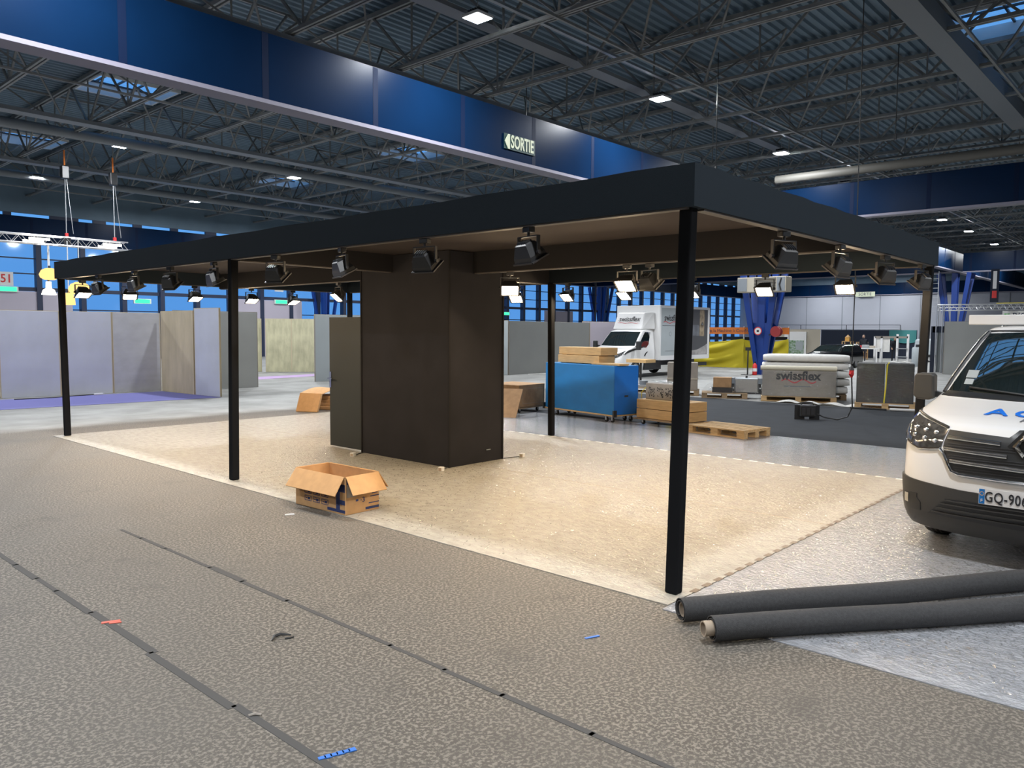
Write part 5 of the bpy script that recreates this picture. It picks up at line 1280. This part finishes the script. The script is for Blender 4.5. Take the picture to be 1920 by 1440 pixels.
for i, (y, s_, c_) in enumerate(((.6, .12, 'white'), (.3, .16, 'red'), (-.1, .2, 'steel'), (-.5, .15, 'beige'))):
    tag(MB().cbox((50.25, 16.2 + y, .88 + s_ / 2), (.3, s_ * 1.8, s_)).build('storage_tin', M[c_], bevel=.02), ['white tin on the work table', 'red tin on the work table', 'steel box on the work table', 'beige box at the right end of the work table'][i], 'box')
t = thing('shelf_rack', (51.2, 14.9, 0), 'open display rack with white uprights right of the work table', 'rack')
for y in (-.95, -.35, .55, .95): MB().box(-.05, .05, y - .06, y + .06, 0, 1.75 - .15 * (y > .5)).build('upright', M['white'], t)
MB().box(-.05, .05, -.95, .95, 1.5, 1.62).build('header', M['kraft'], t); MB().box(.05, .08, .1, .9, .65, 1.5).build('back_panel', M['bed_white'], t)
for z in (.35, .85): MB().box(-.2, .3, -.95, -.35, z, z + .04).build('shelf', M['steel'], t)
for i, (y, h) in enumerate(((19.1, 1.25), (18.15, 1.2))):
    t = thing('display_case', (55, y - .3, 0), ['wooden display case with a lantern on top before the black wall', 'wooden display case right of the one with the lantern'][i], 'display case')
    m = MB()
    for a in (-.25, .25):
        for b in (-.28, .28): m.box(a - .03, a + .03, b - .03, b + .03, 0, h)
    m.build('frame', M['ply'], t)
    for z in (.1, .5, .85, h - .04): MB().box(-.28, .28, -.3, .3, z, z + .04).build('shelf', M['ply'], t)
    MB().box(-.2, .2, -.22, .22, .14, .45).build('drawer_front', M['cardboard'], t)
t = thing('lantern', (55, 18.8, 1.25), 'small wooden lantern on the left display case', 'lantern')
MB().box(-.14, .14, -.14, .14, 0, .26).build('housing', M['gold'], t); MB().lathe([(.18, .26), (.08, .36), (.03, .42), (.001, .44)], 10).build('cap', M['ply'], t)
tag(MB().box(39.97, 40.07, 9.86 - .85, 9.86, 1.85, 2.14).box(39.97, 40.07, 9.75, 9.92, 0, 2.14).build('portal_frame', M['navy']), 'dark blue portal frame right of the rear canopy post', 'portal')
panel((40.2, 9.72), (41.0, 7.2), 1.9, M['part_light'], 'pale stand partition just left of the van windscreen', 'grey partition panels')
panel((38.6, 9.05), (38.9, 6.6), 2.32, M['part_grey'], 'grey stand partition above the van roof', 'grey partition panels')
t = thing('stand_gantry', (40, 0, 0), 'aluminium stand gantry crossing above the van roof', 'lighting gantry')
m = MB()
for x, z in ((0, 2.86), (0, 3.12), (.26, 2.99)): m.tube([(x, 2.0, z), (x, 9.7, z)], .025, 8)
m.build('chord', M['alu'], t)
m = MB()
for k in range(28):
    y = 2 + .275 * k; m.tube([(0, y, 2.86), (0, y + .1375, 3.12), (0, y + .275, 2.86)], .012, 5); m.tube([(0, y, 2.86), (.26, y + .1375, 2.99), (0, y + .275, 3.12)], .012, 5)
m.build('lacing', M['alu'], t)
m = MB()
for x, y in ((-.1, 9.45), (.16, 9.45), (-.1, 9.7), (.16, 9.7)): m.tube([(x, y, 0), (x, y, 3.1)], .025, 8)
m.build('tower', M['alu'], t)
t = thing('stand_sign', (45, 6.55, 2.70), "pale stand fascia sign reading R'CO with a green flower mark", 'sign')
MB().box(0, .06, -2.2, 1.45, -.26, .24).build('board', M['bed_white'], t); text("R'CO", 'lettering', M['mullion'], t, (-.01, 1.03, .0), FACE_X, .36, 1.15, align='LEFT', bold=.004)
m = MB()
for a, b in ((.06, .06), (-.06, .06), (.06, -.06), (-.06, -.06)): m.cbox((-.005, 1.25 + a, .0 + b), (.01, .10, .10))
m.build('flower_mark', M['green'], t)
t = thing('wall_ladder', (60, 14.75, 3.2), 'steel rung ladder hung beside the far blue pillar', 'ladder')
m = MB()
for y in (-.2, .2): m.bar((0, y, 0), (0, y, 2.9), .04)
for k in range(9): m.bar((0, -.2, .15 + .32 * k), (0, .2, .15 + .32 * k), .03)
m.build('ladder_frame', M['steel'], t)
t = thing('hanging_banner', (44, 8.2, 3.45), 'dark vertical banner with white lettering hung near the far pillar', 'banner')
MB().box(0, .03, -.18, .18, -.1, 1.5).build('cloth', M['navy'], t); MB().box(-.01, 0, -.08, .08, .55, 1.4).build('white_print', M['white'], t); MB().box(-.01, 0, -.1, .1, .1, .45).build('red_print', M['red'], t)
tag(MB().tube([(43.5, 6.2, 3.25), (43.5, 8.0, 3.25)], .04, 8).build('yellow_bar', M['yellow']), 'yellow bar lying on the stand gantry above the van', 'bar')
t = thing('silver_car', (54, 13.6, 0), 'pale grey vehicle rear with red tail lamp behind the rear canopy post', 'vehicle')
MB().hexa([(0, -.8, .3), (2.8, -.8, .3), (2.8, .85, .3), (0, .85, .3), (.15, -.7, 1.45), (2.7, -.7, 1.45), (2.7, .75, 1.45), (.15, .75, 1.45)]).build('body', M['part_light'], t, bevel=.12, seg=3)
MB().box(-.02, .05, .45, .65, .75, 1.05).build('tail_lamp', M['red'], t); MB().box(-.03, .05, -.8, .85, .3, .48).build('bumper', M['black_plastic'], t)
for x in (.6, 2.3):
    for s in (-1, 1): wheel(t, x, s * .68 + .02, .3, .2)
t = thing('water_canister', (46.5, 12.15, 0), 'pale blue plastic drum right of the rear canopy post', 'drum')
MB().lathe([(.001, 0), (.28, 0), (.3, .05), (.3, .95), (.26, 1.05), (.001, 1.05)], 18).build('drum_body', M['part_light'], t, smooth=True); MB().lathe([(.12, 1.05), (.12, 1.2), (.001, 1.2)], 14).build('lid', M['black_plastic'], t)
# wires and hooks dropping from the roof
for i, (x, y, z) in enumerate(((17.0, 14.9, 6.5), (18.2, 9.6, 5.9), (20.3, 6.0, 6.5))):
    tag(MB().tube([(x, y, z), (x, y, 8.75)], .012, 5).cbox((x, y, z), (.05, .05, .12)).build('drop_wire', M['black_metal']), ['thin wire dropping past the exit sign girder', 'thin hook wire above the canopy corner', 'thin wire dropping beside the skylight'][i], 'wire')
